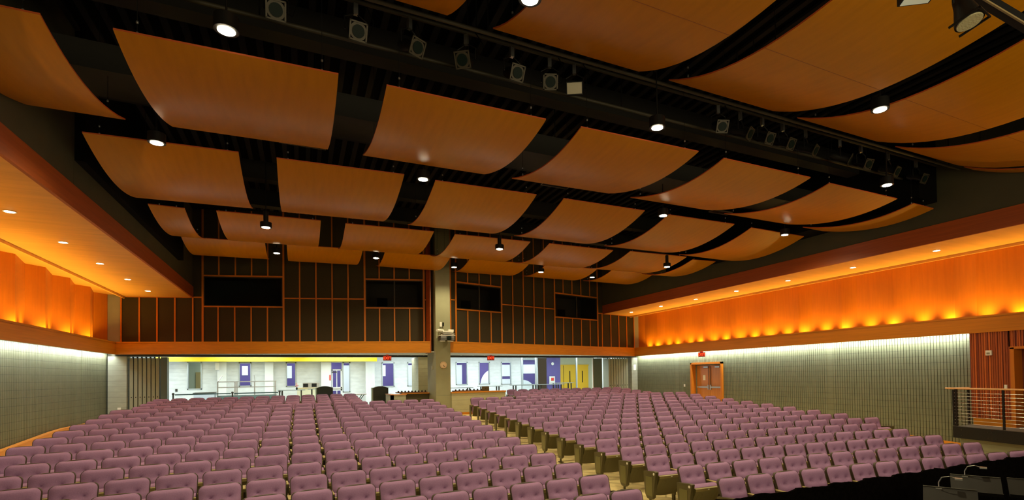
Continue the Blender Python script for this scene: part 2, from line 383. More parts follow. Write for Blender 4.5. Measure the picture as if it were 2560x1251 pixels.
# lower back: header, tiled ceiling, end piers, folding partitions
struct(MB().prism([(-6.4,fL(-6.4)+.05),(4.97,fL(4.97)+.05),(5.74,fR(5.74)+.05),(17.3,fR(17.3)+.05),(17.3,25.35),(5.7,25.3),(-6.4,25.6)],z(1.05),z(1.09)),'ceiling_back',tile)
gr=MB()
for i in range(38):
    x=-6.3+.61*i; y_=(fL(x) if x<5 else fR(x))+.1
    if y_<25.0: gr.box(x,x+.025,y_,25.2,z(1.043),z(1.052))
struct(gr,'ceiling_back_grid',white)
struct(MB().box(-6.6,17.6,25.06,25.2,z(.955),z(1.06)),'wall_back_header',dk_metal)
struct(MB().box(-6.60,-6.03,25.0,25.5,z(-1.75),z(.96)),'wall_back_pier_left',cmu_flat)
struct(MB().box(17.22,17.62,24.95,25.5,z(-1.75),z(.96)),'wall_back_pier_right',cmu_flat)
struct(MB().box(5.03,5.7,25.0,26.6,z(-1.75),z(.96)),'wall_back_center',cmu_tan)
def folding(xa,xb,n,name,label):
    t=empty(name,((xa+xb)/2,25.15,z(floorz((xa+xb)/2,25.0))),0,label,'partition'); w=(xb-xa)/n; z0=z(-1.55)-t.location.z
    for i in range(n):
        x=xa+w*i-t.location.x
        p=MB().box(x+.012,x+w-.02,-.03,.55,z0+.06,z(.90)-t.location.z); p.build('panel',beige,t)
        MB().tube([(x+w*.5,.2,z(.90)-t.location.z),(x+w*.5,.2,z(.955)-t.location.z)],.03).box(x+w*.42,x+w*.58,-.045,-.03,z0+.9,z0+.95).build('hanger',blackm,t)
    return t
folding(-5.98,-5.02,7,'folding_partition','beige folding partition stacked in narrow leaves at the left end of the back opening')
folding(15.75,17.10,8,'folding_partition','beige folding partition stacked in narrow leaves at the right end of the back opening')
t=empty('partition_door',(-4.88,25.15,z(-1.45)),0,'dark grey partition leaf standing beside the left stack of folding panels','partition')
MB().box(-.11,.10,-.03,.3,0,z(.94)-t.location.z).build('leaf',mat('slate_panel',(.09,.12,.11),.5),t)
t=empty('partition_door',(15.05,25.2,z(-1.36)),0,'dark green-grey partition leaf standing open left of the right-hand folding stack','partition')
MB().box(-.28,.30,-.03,.05,0,z(.92)-t.location.z).build('leaf',mat('slate_panel_b',(.07,.11,.095),.5),t); MB().box(-.31,-.28,-.04,.06,0,z(.93)-t.location.z).build('edge_strip',white,t)

# ------------------------------------------------------------------ lobby beyond
LF=-1.45
struct(MB().box(-8,20.5,25.2,36,z(LF-.1),z(LF)),'floor_lobby',mat('lobby_floor',(.45,.47,.45),.3))
struct(MB().box(-8,20.5,25.6,36,z(1.32),z(1.36)),'ceiling_lobby',tile)
wins=[(-5.25,-4.62,-.47,.97,'room'),(-2.98,-2.40,-.36,.92,'p'),(-.75,-.25,-.42,.92,'p'),(2.15,2.55,-.8,.92,'p'),(4.30,5.02,-.54,.9,'p'),(5.78,6.30,-.54,.9,'p'),(8.77,9.52,-.52,.92,'p'),(10.27,11.0,-.52,.92,'p'),(11.80,12.5,-.56,.92,'p'),(13.30,14.35,-.62,1.1,'p')]
mb=MB(); x=-8
for a,b,c,d,_ in wins+[(1.5,2.1,LF,.95,'door'),(14.45,20.3,LF,1.2,'open')]: pass
cells=sorted([(a,b,c,d) for a,b,c,d,_ in wins]+[(1.55,2.10,LF,.95),(14.45,19.8,LF,1.2)])
for a,b,c,d in cells:
    if a>x: mb.box(x,a,32,32.15,z(LF),z(1.34))
    if c>LF: mb.box(a,b,32,32.15,z(LF),z(c))
    mb.box(a,b,32,32.15,z(d),z(1.34)); x=b
mb.box(x,20.5,32,32.15,z(LF),z(1.34))
struct(mb,'wall_lobby_back',cmu_white)
# shallow white piers between the left-hand windows
mb=MB()
for a,b in ((-3.9,-3.5),(-1.75,-1.35),(1.0,1.5),(3.35,3.85)): mb.box(a,b,31.6,32,z(LF),z(.93))
struct(mb,'wall_lobby_piers',whitewall)
struct(MB().box(-8,-7.9,25.5,36,z(LF),z(1.34)),'wall_lobby_left',whitewall); struct(MB().box(20.3,20.5,25,36,z(LF),z(1.34)),'wall_lobby_right',whitewall)
for i,(a,b,c,d,k) in enumerate(wins):
    fr=MB(); e=.05
    fr.box(a,a+e,31.95,32.1,z(c),z(d)).box(b-e,b,31.95,32.1,z(c),z(d)).box(a,b,31.95,32.1,z(c),z(c)+e).box(a,b,31.95,32.1,z(d)-e,z(d))
    o=struct(fr,'window_%d'%(i+5),alum); MB().box(a+e,b-e,32.04,32.05,z(c)+e,z(d)-e).build('pane',glass,o)
# corridor wall behind the windows: purple with huge white lettering shapes
struct(MB().box(-4.2,15.35,34.4,34.5,z(LF),z(1.34)),'wall_corridor',purplewall)
struct(MB().box(-8,-4.2,34.4,34.5,z(LF),z(1.34)),'wall_corridor_left',mat('pale_green_wall',(.50,.56,.38),.7))
MBd=MB().box(-5.25,-4.55,34.36,34.4,z(LF),z(.45)); struct(MBd,'door_5',mat('tan_door',(.42,.33,.12),.6))
def shape(poly,name,label):
    mb=MB(); n=len(poly); mb.add([(x_,34.39,z(z_)) for x_,z_ in poly]+[(x_,34.37,z(z_)) for x_,z_ in poly],[tuple(range(n)),tuple(range(2*n-1,n-1,-1))]+[(i,n+i,n+(i+1)%n,(i+1)%n) for i in range(n)],0)
    o=mb.build(name,mat('white_letter_vinyl',(.85,.88,.88),.5)); o['kind']='structure'; return o
def arcpoly(cx,cz,ro,ri,a0,a1,n=28):
    return [(cx+ro*math.cos(R_(a0+(a1-a0)*i/n)),cz+ro*math.sin(R_(a0+(a1-a0)*i/n))) for i in range(n+1)]+[(cx+ri*math.cos(R_(a1+(a0-a1)*i/n)),cz+ri*math.sin(R_(a1+(a0-a1)*i/n))) for i in range(n+1)]
S=34.4/32
shape([(-3.05,.25),(-2.75,.25),(-2.75,.78),(-3.05,.78)],'trim_20','')
shape([(-.85,.05),(-.5,.05),(-.5,.78),(-.85,.78)],'trim_21','')
shape([(4.5,.1),(4.85,.1),(4.85,.8),(4.5,.8)],'trim_22','')
shape([(2.3,-.9),(2.9,-.9),(2.9,.8),(2.3,.8)],'trim_23','')
shape([(6.2,-1.3),(6.62,-1.3),(6.62,.8),(6.2,.8)],'trim_24','')
shape([(9.3,-1.3),(9.85,-1.3),(9.85,.8),(9.3,.8)],'trim_25','')
shape(arcpoly(12.3,-.6,1.15,.02,100,250),'trim_26','')
shape([(12.75,-.02),(13.5,-.02),(13.5,.8),(12.6,.8)],'trim_27','')
shape([(12.7,-1.3),(13.5,-1.3),(13.5,-.22),(12.7,-.22)],'trim_28','')
shape(arcpoly(14.3,-1.3,1.0,.02,0,110),'trim_29','')
shape([(14.3,.15),(15.3,.15),(15.3,.8),(14.3,.8)],'trim_30','')
# glazed screen with mullions and the yellow doors on the right
t=empty('glass_screen',(15.5,30.4,z(LF)),0,'aluminium framed glass screen in front of the yellow doors in the lobby','glass wall')
fr=MB()
for x in (12.6,13.57,16.55): MB().box(x-15.5-.04,x-15.5+.04,-.05,.05,0,2.75).build('mullion',alum,t)
MB().box(-2.87,-2.0,-.005,.005,.05,2.6).build('pane',glass,t); MB().box(-1.85,1.02,-.005,.005,.05,2.6).build('pane',glass,t)
struct(MB().box(14.9,15.9,31.5,31.6,z(LF),z(1.3)),'wall_lobby_purple',purplewall)
struct(MB().box(15.9,19.8,33.2,33.3,z(LF),z(1.34)),'wall_lobby_cream',mat('cream_wall',(.62,.62,.42),.7))
d=empty('double_door',(17.0,33.15,z(LF)),0,'pair of bright yellow doors with narrow vertical glass slots across the lobby','door')
for i,xx in enumerate((-1.05,-.02,1.02)):
    lf=MB().box(xx,xx+.98,-.05,.02,0,2.13).build('leaf',yellow_door,d); MB().box(xx+(.55 if i==0 else .45),xx+(.62 if i==0 else .52),-.06,-.05,.9,1.75).build('glass_slot',blackm,lf)
MB().box(-1.1,2.05,-.07,.03,2.13,2.2).build('head_frame',yellow_door,d)
fa=empty('fire_alarm_cabinet',(15.25,31.44,z(-.62)),0,'white cabinet with red fire alarm box on the purple lobby wall','cabinet')
MB().box(-.2,.2,0,.06,0,.55).build('cabinet',white,fa); MB().box(-.09,.11,-.03,0,.25,.45).build('alarm_box',redbox,fa)
vt=MB().lathe([(.10,0),(.10,.02)],20,0,Matrix.Translation((15.3,31.48,z(.78)))@Matrix.Rotation(PI/2,4,'X')).build('wall_clock_small',white); tag(vt,'small round white wall device high on the purple lobby wall','wall fixture')
# white lobby columns at the right
for i,xx in enumerate((17.3,18.5)):
    struct(MB().box(xx-.22,xx+.22,28.6,29.0,z(LF),z(1.33)),'lobby_column',whitewall,label=None)
# yellow bulkhead band
struct(MB().box(-5.6,3.43,27.2,27.45,z(.83),z(1.02)).box(-5.6,3.43,27.45,31.9,z(.97),z(1.02)),'trim_12',yellow)
# lobby door left
d=empty('glazed_door',(1.83,32.0,z(LF)),0,'white framed glazed lobby door with steel push bar','door')
MB().box(-.27,-.21,-.04,.04,0,1.95).box(.20,.27,-.04,.04,0,1.95).box(-.27,.27,-.04,.04,1.9,1.97).box(-.27,.27,-.04,.04,0,.15).box(-.27,.27,-.04,.04,.75,.95).box(-.02,.02,-.03,.03,0,1.9).box(-.27,.27,-.04,.04,2.35,2.4).build('frame',whitewall,d)
MB().box(-.21,.2,0,.01,.1,2.35).build('pane',glass,d); MB().box(-.25,.25,-.09,-.05,.84,.89).build('push_bar',steel,d); MB().box(-.25,.0,-.09,-.04,1.78,1.84).build('closer',dk_metal,d)
s_=MB().box(1.42,1.50,31.57,31.6,z(-.1),z(.2)).build('notice',mat('red_notice',(.6,.08,.06),.6)); tag(s_,'narrow red and white notice on the pier left of the lobby door','sign')
# lobby furniture
def table(x,y,w,d,h,label,ang=0):
    t=empty('high_table',(x,y,z(LF)),ang,label,'table',None)
    MB().box(-w/2,w/2,-d/2,d/2,h-.035,h).build('tabletop',mat('table_laminate',(.22,.25,.23),.4),t)
    for sx in (-1,1):
        for sy in (-1,1):
            MB().box(sx*(w/2-.18)-.03,sx*(w/2-.18)+.03,sy*(d/2-.1)-.03,sy*(d/2-.1)+.03,0,h-.035).build('leg',dk_metal,t)
    return t
table(-.42,28.6,1.2,.6,.92,'grey high table behind the left seats, left of the wider one')
table(.80,28.9,1.0,.6,.95,'grey high table just left of the black arched cabinet by the microwaves')
table(7.7,27.6,1.5,.6,.86,'grey high table just right of the column')
table(9.6,27.9,1.3,.6,.90,'grey high table behind the open laptop')
table(11.6,27.6,1.6,.6,.93,'long grey high table seen through the middle of the right-hand opening')
table(13.3,27.8,1.7,.6,.93,'long grey high table in front of the yellow doors')
table(14.6,28.7,1.4,.6,.98,'grey high table at the right end of the lobby')
# serving counter with steel sneeze-guard shelves
t=empty('serving_station',(-2.3,28.6,z(LF)),0,'steel serving station with two long glass shelves on posts','serving counter')
MB().box(-1.2,1.2,-.35,.35,0,.72).build('counter',mat('counter_front',(.10,.14,.13),.4),t)
for zz in (1.10,1.36): MB().box(-1.2,1.2,-.2,.2,zz-.02,zz+.02).build('shelf',steel,t)
for xx in (-1.19,-.5,-.42,.3,1.17): MB().box(xx-.025,xx+.025,-.22,-.17,.7,1.38).build('post',steel,t)
MB().box(-1.19,-1.15,-.2,-.17,1.36,1.40).tube([(-1.17,-.18,1.38),(-1.0,-.18,1.66)],.02).build('bracket',steel,t); MB().tube([(.32,-.18,1.38),(.28,-.18,1.66)],.015).build('bracket',steel,t)
t=empty('counter',(-3.86,28.3,z(LF)),0,'low pale counter left of the steel serving station','counter')
MB().box(-.5,.28,-.3,.3,0,.86).build('body',mat('pale_counter',(.5,.56,.62),.5),t); MB().box(-.53,.30,-.33,.33,.86,.89).build('worktop',dk_metal,t)
t=empty('counter',(.75,30.6,z(LF)),0,'cream counter carrying the two microwaves','counter')
MB().box(-.95,.3,-.3,.3,0,.94).build('body',mat('cream_counter',(.66,.64,.44),.5),t); MB().box(-.97,.32,-.33,.33,.94,.98).build('worktop',mat('maple_top',(.7,.55,.25),.4),t)
for i,(xx,lab) in enumerate(((.27,'left-hand stainless microwave on the cream counter'),(.68,'right-hand stainless microwave on the cream counter'))):
    t=empty('microwave',(xx,30.45,z(LF)+.98),0,lab,'microwave'); MB().box(-.2,.2,-.15,.18,0,.25).build('housing',steel,t); MB().box(-.18,.06,-.16,-.15,.03,.22).build('door',blackm,t); MB().box(.075,.09,-.18,-.16,.04,.2).build('handle',steel,t)
t=empty('flower_vase',(-.62,29.0,z(LF)+.92+.0),0,'pink flowers in a small dark vase on the high table','flowers'); t.location=(-.2,28.6,z(LF)+.92)
MB().lathe([(.03,0),(.05,.05),(.03,.12)],12).build('vase',blackm,t)
fm=MB()
for k in range(14): 
    a=random.random()*6.28; r=random.random()*.09; h=.16+random.random()*.16; fm.tube([(0,0,.1),(r*math.cos(a),r*math.sin(a),h)],.004,5); fm.lathe([(.002,-.02),(.022,0),(.002,.02)],8,0,Matrix.Translation((r*math.cos(a),r*math.sin(a),h)))
fm.build('blossoms',pink,t)
# stanchions with belt
for i,(xx,lab) in enumerate(((-4.93,'dark stanchion post at the left end of the belt barrier'),(-2.76,'dark stanchion post in the middle of the belt barrier'),(-.9,'dark stanchion post at the right end of the belt barrier'))):
    t=empty('stanchion',(xx,27,z(LF)),0,lab,'stanchion'); MB().lathe([(.17,0),(.17,.02),(.03,.05)],16).build('base',dk_metal,t); MB().tube([(0,0,.04),(0,0,.88)],.03).lathe([(.045,.84),(.05,.9),(.03,.93)],12).build('post',dk_metal,t)
    if i<2:
        L=(-2.76+4.93) if i==0 else 1.86; MB().box(.06,L-.06,-.004,.004,.82,.87).build('belt',mat('belt_%d'%i,(.03,.06,.055),.7),t)
# black arched cabinets
def arched(x,y,w,h,lab):
    t=empty('portable_cabinet',(x,y,z(floorz(x,y)) if y<25 else z(LF)),0,lab,'cabinet'); n=12
    pts=[(-w/2,0),(w/2,0),(w/2,h-.07)]+[(w/2-w*i/n,h-.07+.07*math.sin(PI*i/n)) for i in range(1,n)]+[(-w/2,h-.07)]
    k=len(pts); mb=MB(); mb.add([(a,-.02,b) for a,b in pts]+[(a,.35,b) for a,b in pts],[tuple(range(k)),tuple(range(2*k-1,k-1,-1))]+[(i,k+i,k+(i+1)%k,(i+1)%k) for i in range(k)],0)
    mb.build('body',mat('charcoal_laminate',(.022,.03,.026),.5),t)
    MB().box(-w/2-.05,-w/2,-.01,.36,0,h-.06).build('side_panel',mat('pale_green_laminate',(.35,.45,.40),.5),t); MB().box(w/2-.006,w/2+.012,-.03,.0,0,h-.06).build('edge_strip',dk_metal,t)
arched(.97,25.9,.66,1.10,'black arched-top cabinet standing directly right of the microwaves')
arched(3.22,24.4,.64,1.08,'black arched-top cabinet standing in the left opening beside the control booth')
t=empty('folding_table',(2.35,26.4,z(LF)),0,'white folding table with crossed black legs left of the tall black cabinet','table')
MB().box(-.45,.45,-.3,.3,.66,.70).build('tabletop',white,t)
for s1 in (-1,1): MB().tube([(s1*.35,-.25,.66),(-s1*.1,.1,.0)],.018).tube([(s1*.3,.25,.66),(-s1*.15,-.1,0)],.018).build('leg',blackm,t)
# wall speaker & outlets of the lobby
o=MB().box(-2.62-1.35,-2.45-1.35,31.45,31.6,z(.52),z(.90)).build('wall_speaker',white); tag(o,'white slim wall speaker high on the lobby block wall','speaker')
o=MB().box(-5.75,-5.66,31.96,32.0,z(-.55),z(-.42)).build('wall_outlet',dk_metal); tag(o,'small dark wall outlet left in the lobby','outlet')

# ------------------------------------------------------------------ control booth
bz=-1.75
struct(MB().box(5.735,8.16,21.60,21.82,z(bz),z(-.70)),'wall_booth_right',cmu_tan)
struct(MB().box(5.72,8.18,21.56,22.0,z(-.70),z(-.645)),'trim_13',wood_x)
struct(MB().box(5.735,7.0,21.58,21.60,z(-1.66),z(-1.52)),'baseboard_booth',wood_x)
struct(MB().box(3.30,3.42,21.95,23.4,z(bz),z(-.72)).box(3.30,3.90,21.95,22.1,z(bz),z(-.72)),'wall_booth_left',cmu_flat)
struct(MB().box(3.28,3.50,21.93,23.4,z(-.72),z(-.70)).box(3.28,3.93,21.92,22.14,z(-.72),z(-.695)),'trim_14',wood_x)
struct(MB().box(3.9,5.08,22.95,23.05,z(bz),z(-.72)).box(3.86,3.90,22.1,23.05,z(bz),z(-.72)),'wall_booth_inner',mat('dark_olive_board',(.07,.055,.02),.7))
struct(MB().box(3.88,5.08,22.85,23.4,z(-.72),z(-.68)),'trim_15',wood_x)
def console(x,y,w,n,lab):
    t=empty('mixing_console',(x,y,z(-.68)),0,lab,'sound console'); MB().box(-w/2,w/2,-.1,.35,0,.04).build('body',mat('console_wood_%d'%n,(.16,.06,.02),.5),t)
    for i in range(n): 
        xx=-w/2+w*(i+.5)/n; k=MB(); k.lathe([(.035,0),(.04,.03),(.02,.06)],10,0,Matrix.Translation((xx,.02,.04))); k.build('headset',blackm,t)
console(4.35,23.0,1.3,9,'row of small black headsets on the console left of the column')
console(6.55,21.85,1.3,8,'row of small black headsets on the orange booth ledge right of the column')
bpy.data.objects['mixing_console.001'].location.z=z(-.645); bpy.data.objects['mixing_console'].location.z=z(-.68)
t=empty('laptop',(7.28,21.75,z(-.645)),0,'open laptop with its grey lid towards the seats on the booth ledge','laptop')
MB().box(-.17,.17,0,.22,0,.015).build('base',blackm,t); l=MB().box(-.17,.17,-.006,.006,0,.20); l.build('lid',mat('laptop_lid',(.11,.08,.04),.4,metal=.5),t); MB().lathe([(.015,0),(.015,.003)],12,0,Matrix.Translation((0,-.007,.1))@Matrix.Rotation(PI/2,4,'X')).build('emblem',blackm,t)
o=MB().box(5.6-.62,5.7-.62,21.68,21.70,z(0),z(.01)).build('tmp',white); bpy.data.objects.remove(o)
# clock
t=empty('wall_clock',(5.41,21.70,z(.50)),0,'round tan wall clock on the dark central column','clock')
MR=Matrix.Rotation(PI/2,4,'X')
MB().lathe([(.150,0),(.150,.035),(.142,.045)],32,0,MR).build('case',mat('clock_case',(.5,.33,.2),.4),t); MB().lathe([(.138,.044),(.138,.047)],32,0,MR).build('face',clockf,t)
tk=MB()
for k in range(12):
    a=PI/6*k; Mx=Matrix.Rotation(-a,4,'Y'); tk.box(-.006,.006,-.050,-.047,.100,.125,0,Mx)
tk.build('hour_marks',trimb,t)
MB().box(-.007,.007,-.053,-.050,-.01,.075,0,Matrix.Rotation(R_(165),4,'Y')).build('hour_hand',black,t); MB().box(-.005,.005,-.056,-.053,-.01,.11,0,Matrix.Rotation(R_(150),4,'Y')).build('minute_hand',black,t)
# projector's cast shadow on the column, shaped as a panel; mesh left unbuilt
o=MB().box(5.12,5.71,21.675,21.70,z(.20),z(1.40)); n=14
o.add([(5.41+.075*math.cos(PI+PI*i/n),21.675,z(.20)+.075*math.sin(PI+PI*i/n)) for i in range(n+1)]+[(5.41+.075*math.cos(PI+PI*i/n),21.70,z(.20)+.075*math.sin(PI+PI*i/n)) for i in range(n+1)],[tuple(range(n+1)),tuple(range(2*n+1,n,-1))]+[(i,n+1+i,n+2+i,i+1) for i in range(n)],0)
# projector cluster on the column
t=empty('projector',(5.47,21.35,z(1.52)),0,'black projector with white shelf and bracket high on the central column','projector')
MB().box(-.30,.30,-.18,.2,0,.17).build('body',mat('projector_shell',(.03,.025,.02),.35),t)
MB().lathe([(.085,0),(.085,.04),(.06,.05)],20,0,Matrix.Translation((.06,-.18,.085))@MR).build('lens',lens,t)
g=MB()
for k in range(3): g.box(-.28,-.05,-.19,-.18,.03+.05*k,.05+.05*k).box(.17,.28,-.19,-.18,.03+.05*k,.05+.05*k)
g.build('vent_grille',steel,t)
MB().box(-.32,.34,-.15,.3,.18,.21).box(-.15,.32,-.1,.35,.25,.28).box(-.17,.28,-.08,.35,.33,.40).box(-.3,-.1,-.17,-.1,-.05,-.02).box(.0,.25,-.17,-.1,-.05,-.02).build('shelf',white,t)
t=empty('video_camera',(5.22,21.4,z(1.93)),0,'white bullet camera pointing from the column above the projector','camera')
MB().tube([(-.16,-.12,0),(.14,.05,0)],.055,12).build('housing',white,t); MB().box(0,.05,.05,.3,-.04,.03).build('bracket',dk_metal,t)
o=MB().box(5.60,5.82,21.5,21.7,z(1.92),z(2.0)).build('junction_box',white); tag(o,'white junction box on the column right of the bullet camera','electrical box')
o=MB().box(5.27,5.36,21.66,21.70,z(2.12),z(2.32)).build('outlet_plate',white); tag(o,'white outlet plate with black plug above the projector','outlet')
o=MB().box(5.39,5.44,21.64,21.70,z(2.16),z(2.30)).tube([(5.41,21.65,z(2.17)),(5.37,21.6,z(2.08)),(5.40,21.6,z(2.0))],.008).build('cable_box',black); tag(o,'small black connector box with a hanging cable above the projector','electrical box')
o=MB().box(5.06,5.10,22.25,22.36,z(.32),z(.46)).build('wall_control',mat('control_grey',(.4,.38,.28),.5)); tag(o,'small grey wall control on the left face of the column','wall control')

# ------------------------------------------------------------------ exit signs
def exit_sign(x,y,zz,rz,lab,w=.36,h=.22):
    t=empty('exit_sign',(x,y,z(zz)),rz,lab,'exit sign'); MB().box(-w/2,w/2,-.03,.03,-h/2,h/2).build('housing',red_sign,t)
    MB().box(-.06,.06,-.02,.02,h/2,h/2+.05).build('mount',redbox,t)
    text_mesh('EXIT',h*.78,'lettering',red_let,t,(0,-.034,0),(PI/2,0,0))
    return t
exit_sign(3.55,24.6,.89,0,'red EXIT sign above the left opening in the back wall')
exit_sign(8.53,24.6,.90,0,'red EXIT sign above the right opening in the back wall')
exit_sign(17.30,19.2,.89,-R_(60),'red EXIT sign below the wood fascia of the right wall',.32,.22)
exit_sign(2.30,29.0,1.02,0,'small red exit sign on the yellow band in the lobby',.28,.16)

# ------------------------------------------------------------------ door in the right wall
t=empty('door_1',(XR,19.22,z(-1.6)),0); t['kind']='structure'
ya,yb=-1.07,1.08; hh=2.12
MB().box(-.10,.30,ya,ya+.09,0,hh).box(-.10,.30,yb-.09,yb,0,hh).box(-.10,.30,ya,yb,hh-.09,hh).build('frame',wood_v,t)
MB().box(.17,.23,ya+.09,ya+.15,0,hh-.09).box(.17,.23,yb-.15,yb-.09,0,hh-.09).box(.17,.23,ya+.09,yb-.09,hh-.14,hh-.09).build('metal_frame',mat('door_metal_frame',(.22,.2,.14),.5),t)
for k,(a,b) in enumerate(((ya+.15,.0),(.01,yb-.15))):
    lf=MB().box(.20,.25,a+.005,b-.005,.01,hh-.15).build('leaf',mat('door_veneer_%d'%k,(.50,.19,.035),.3,noise=.1,scale=3,stretch=(5,5,.3)),t)
    MB().box(.13,.16,a+.05,b-.05,.88,.95).build('push_bar',steel,lf); MB().box(.12,.20,(b-.1 if k==0 else a+.04),(b-.04 if k==0 else a+.1),.80,1.02).build('latch_case',steel,lf)
    MB().tube([(.17,(b-.06 if k==0 else a+.06),.95),(.17,(b-.06 if k==0 else a+.06),hh-.2)],.012).build('vertical_rod',trimb,lf)
    MB().box(.12,.20,(a+.06 if k==1 else b-.7),(a+.36 if k==1 else b-.40),hh-.27,hh-.2).build('closer',steel,lf)
MB().box(.185,.198,.32,.48,1.25,1.5).build('notice',paper,t)
struct(MB().box(17.95,18.0,17.9,20.5,z(-1.7),z(.6)),'wall_door_back',black)
o=MB().box(XR-.03,XR,20.80,20.88,z(-.68),z(-.55)).build('wall_switch',white); tag(o,'small white switch plate left of the double door','switch')
o=MB().box(17.18,17.24,24.90,24.95,z(.25),z(.55)); 
o=MB().box(17.33,17.5,24.93,24.95,z(.22),z(.55)).build('wall_notice',paper); tag(o,'white notice on the right end pier of the back opening','sign')
o=MB().box(-6.30,-6.20,24.97,25.0,z(-1.13),z(-1.0)).build('wall_outlet',white); tag(o,'white outlet cover low on the left end pier','outlet')

# ------------------------------------------------------------------ slatted wall, landing and railing at right
mb=MB(); y=7.22; 
while y<8.12: mb.box(17.34,17.37,y,y+.045,z(-1.40),z(1.05)); y+=.056
y=2.0
while y<6.2: mb.box(17.34,17.37,y,y+.045,z(-1.40),z(1.05)); y+=.056
y=6.2
while y<7.22: mb.box(17.34,17.37,y,y+.045,z(.60),z(1.05)); y+=.056
mb.box(17.37,17.6,2,6.2,z(-1.6),z(1.05)).box(17.37,17.6,7.22,8.12,z(-1.6),z(1.05)).box(17.37,17.6,6.2,7.22,z(.60),z(1.05))
struct(mb,'wall_right_slats',slat)
struct(MB().box(17.335,17.38,7.22,8.12,z(-1.6),z(-1.405)).box(17.335,17.38,2,6.2,z(-1.6),z(-1.405)),'baseboard_right_landing',wood_y)
t=empty('door_2',(17.35,6.7,z(-1.6)),0); t['kind']='structure'
MB().box(-.03,.5,.43,.52,0,2.17).box(-.03,.5,-.5,-.42,0,2.17).box(-.03,.5,-.5,.52,2.13,2.2).build('frame',wood_v,t)
MB().box(.40,.45,-.42,.43,0,2.13).build('leaf',mat('dark_red_door',(.16,.03,.01),.5),t)
bx=[(17.34,8.16),(16.70,8.30),(15.6,3.0),(17.34,3.0)]
struct(MB().prism(bx,z(-1.66),z(-1.60)),'floor_landing',concrete)
# steel edge beam with bolts
t=empty('landing_beam',(16.15,5.65,z(-1.93)),0,'black steel edge beam with bolts under the railing at right','beam')
dv=Vector((16.70-15.6,8.30-3.0,0)); Lb=dv.length; ang=math.atan2(dv.y,dv.x)
Mb=Matrix.Rotation(ang,4,'Z'); MB().box(-Lb/2,Lb/2,0,.05,0,.32,0,Mb).build('beam',blackm,t)
MB().box(Lb/2-.02,Lb/2+.0,-.62,0,0,.32,0,Mb).build('end_beam',blackm,t)
bo=MB()
for u in (.25,.95,1.05,1.15,1.85,2.6,3.3):
    for zz in (.08,.24): bo.lathe([(.016,0),(.012,.012)],8,0,Mb@Matrix.Translation((Lb/2-u,.05,zz))@Matrix.Rotation(-PI/2,4,'X'))
bo.build('bolts',dk_metal,t)
struct(MB().prism([(17.34,8.05),(16.76,8.18),(15.7,3.0),(17.34,3.0)],z(-2.45),z(-1.93)),'wall_landing',block('olive_concrete_block',(.20,.20,.12),.3))
t=empty('guard_railing',(16.72,8.28,z(-1.60)),0,'black cable railing with wooden top rail around the side landing','railing')
def rp(u,w=0): # along the edge from the corner, outward offset
    d_=Vector((15.6-16.7,3.0-8.3,0)).normalized(); n_=Vector((-d_.y,d_.x,0)); return d_*u+n_*w
posts=[rp(.05),rp(1.28),rp(2.5),rp(3.7)]
for p in posts: MB().box(p.x-.022,p.x+.022,p.y-.022,p.y+.022,-.33,1.04).build('post',blackm,t)
for p in (Vector((.02,-.02,0))+Vector((-.0,.05,0)),Vector((.6,-.06,0))): MB().box(p.x-.025,p.x+.025,p.y-.025,p.y+.025,0,1.02).build('post',blackm,t)
for k in range(10):
    zz=.08+.095*k; a=rp(-.02); b=rp(5.0); MB().tube([(a.x,a.y,zz),(b.x,b.y,zz)],.005,6).tube([(0,.03,zz),(.6,-.07,zz)],.005,6).build('cable',steel,t)
a=rp(-.25); b=rp(5.0); MB().tube([(a.x,a.y,1.06),(b.x,b.y,1.06)],.024,8).tube([(0,.05,1.06),(.66,-.05,1.06)],.024,8).build('handrail',mat('handrail_wood',(.62,.33,.12),.4),t)
t=empty('wall_speaker',(17.33,7.69,z(.45)),0,'small square beige wall device on the slatted wall at right','wall fixture')
MB().box(-.05,0,-.07,.07,-.07,.07).build('housing',white,t); MB().box(-.06,-.05,-.03,.04,-.04,.01).build('button',mat('grey_button',(.25,.22,.15),.5),t)
o=MB().box(17.30,17.34,7.30,7.36,z(-.56),z(-.44)).build('wall_switch',white); tag(o,'small beige switch plate beside the door frame above the railing','switch')

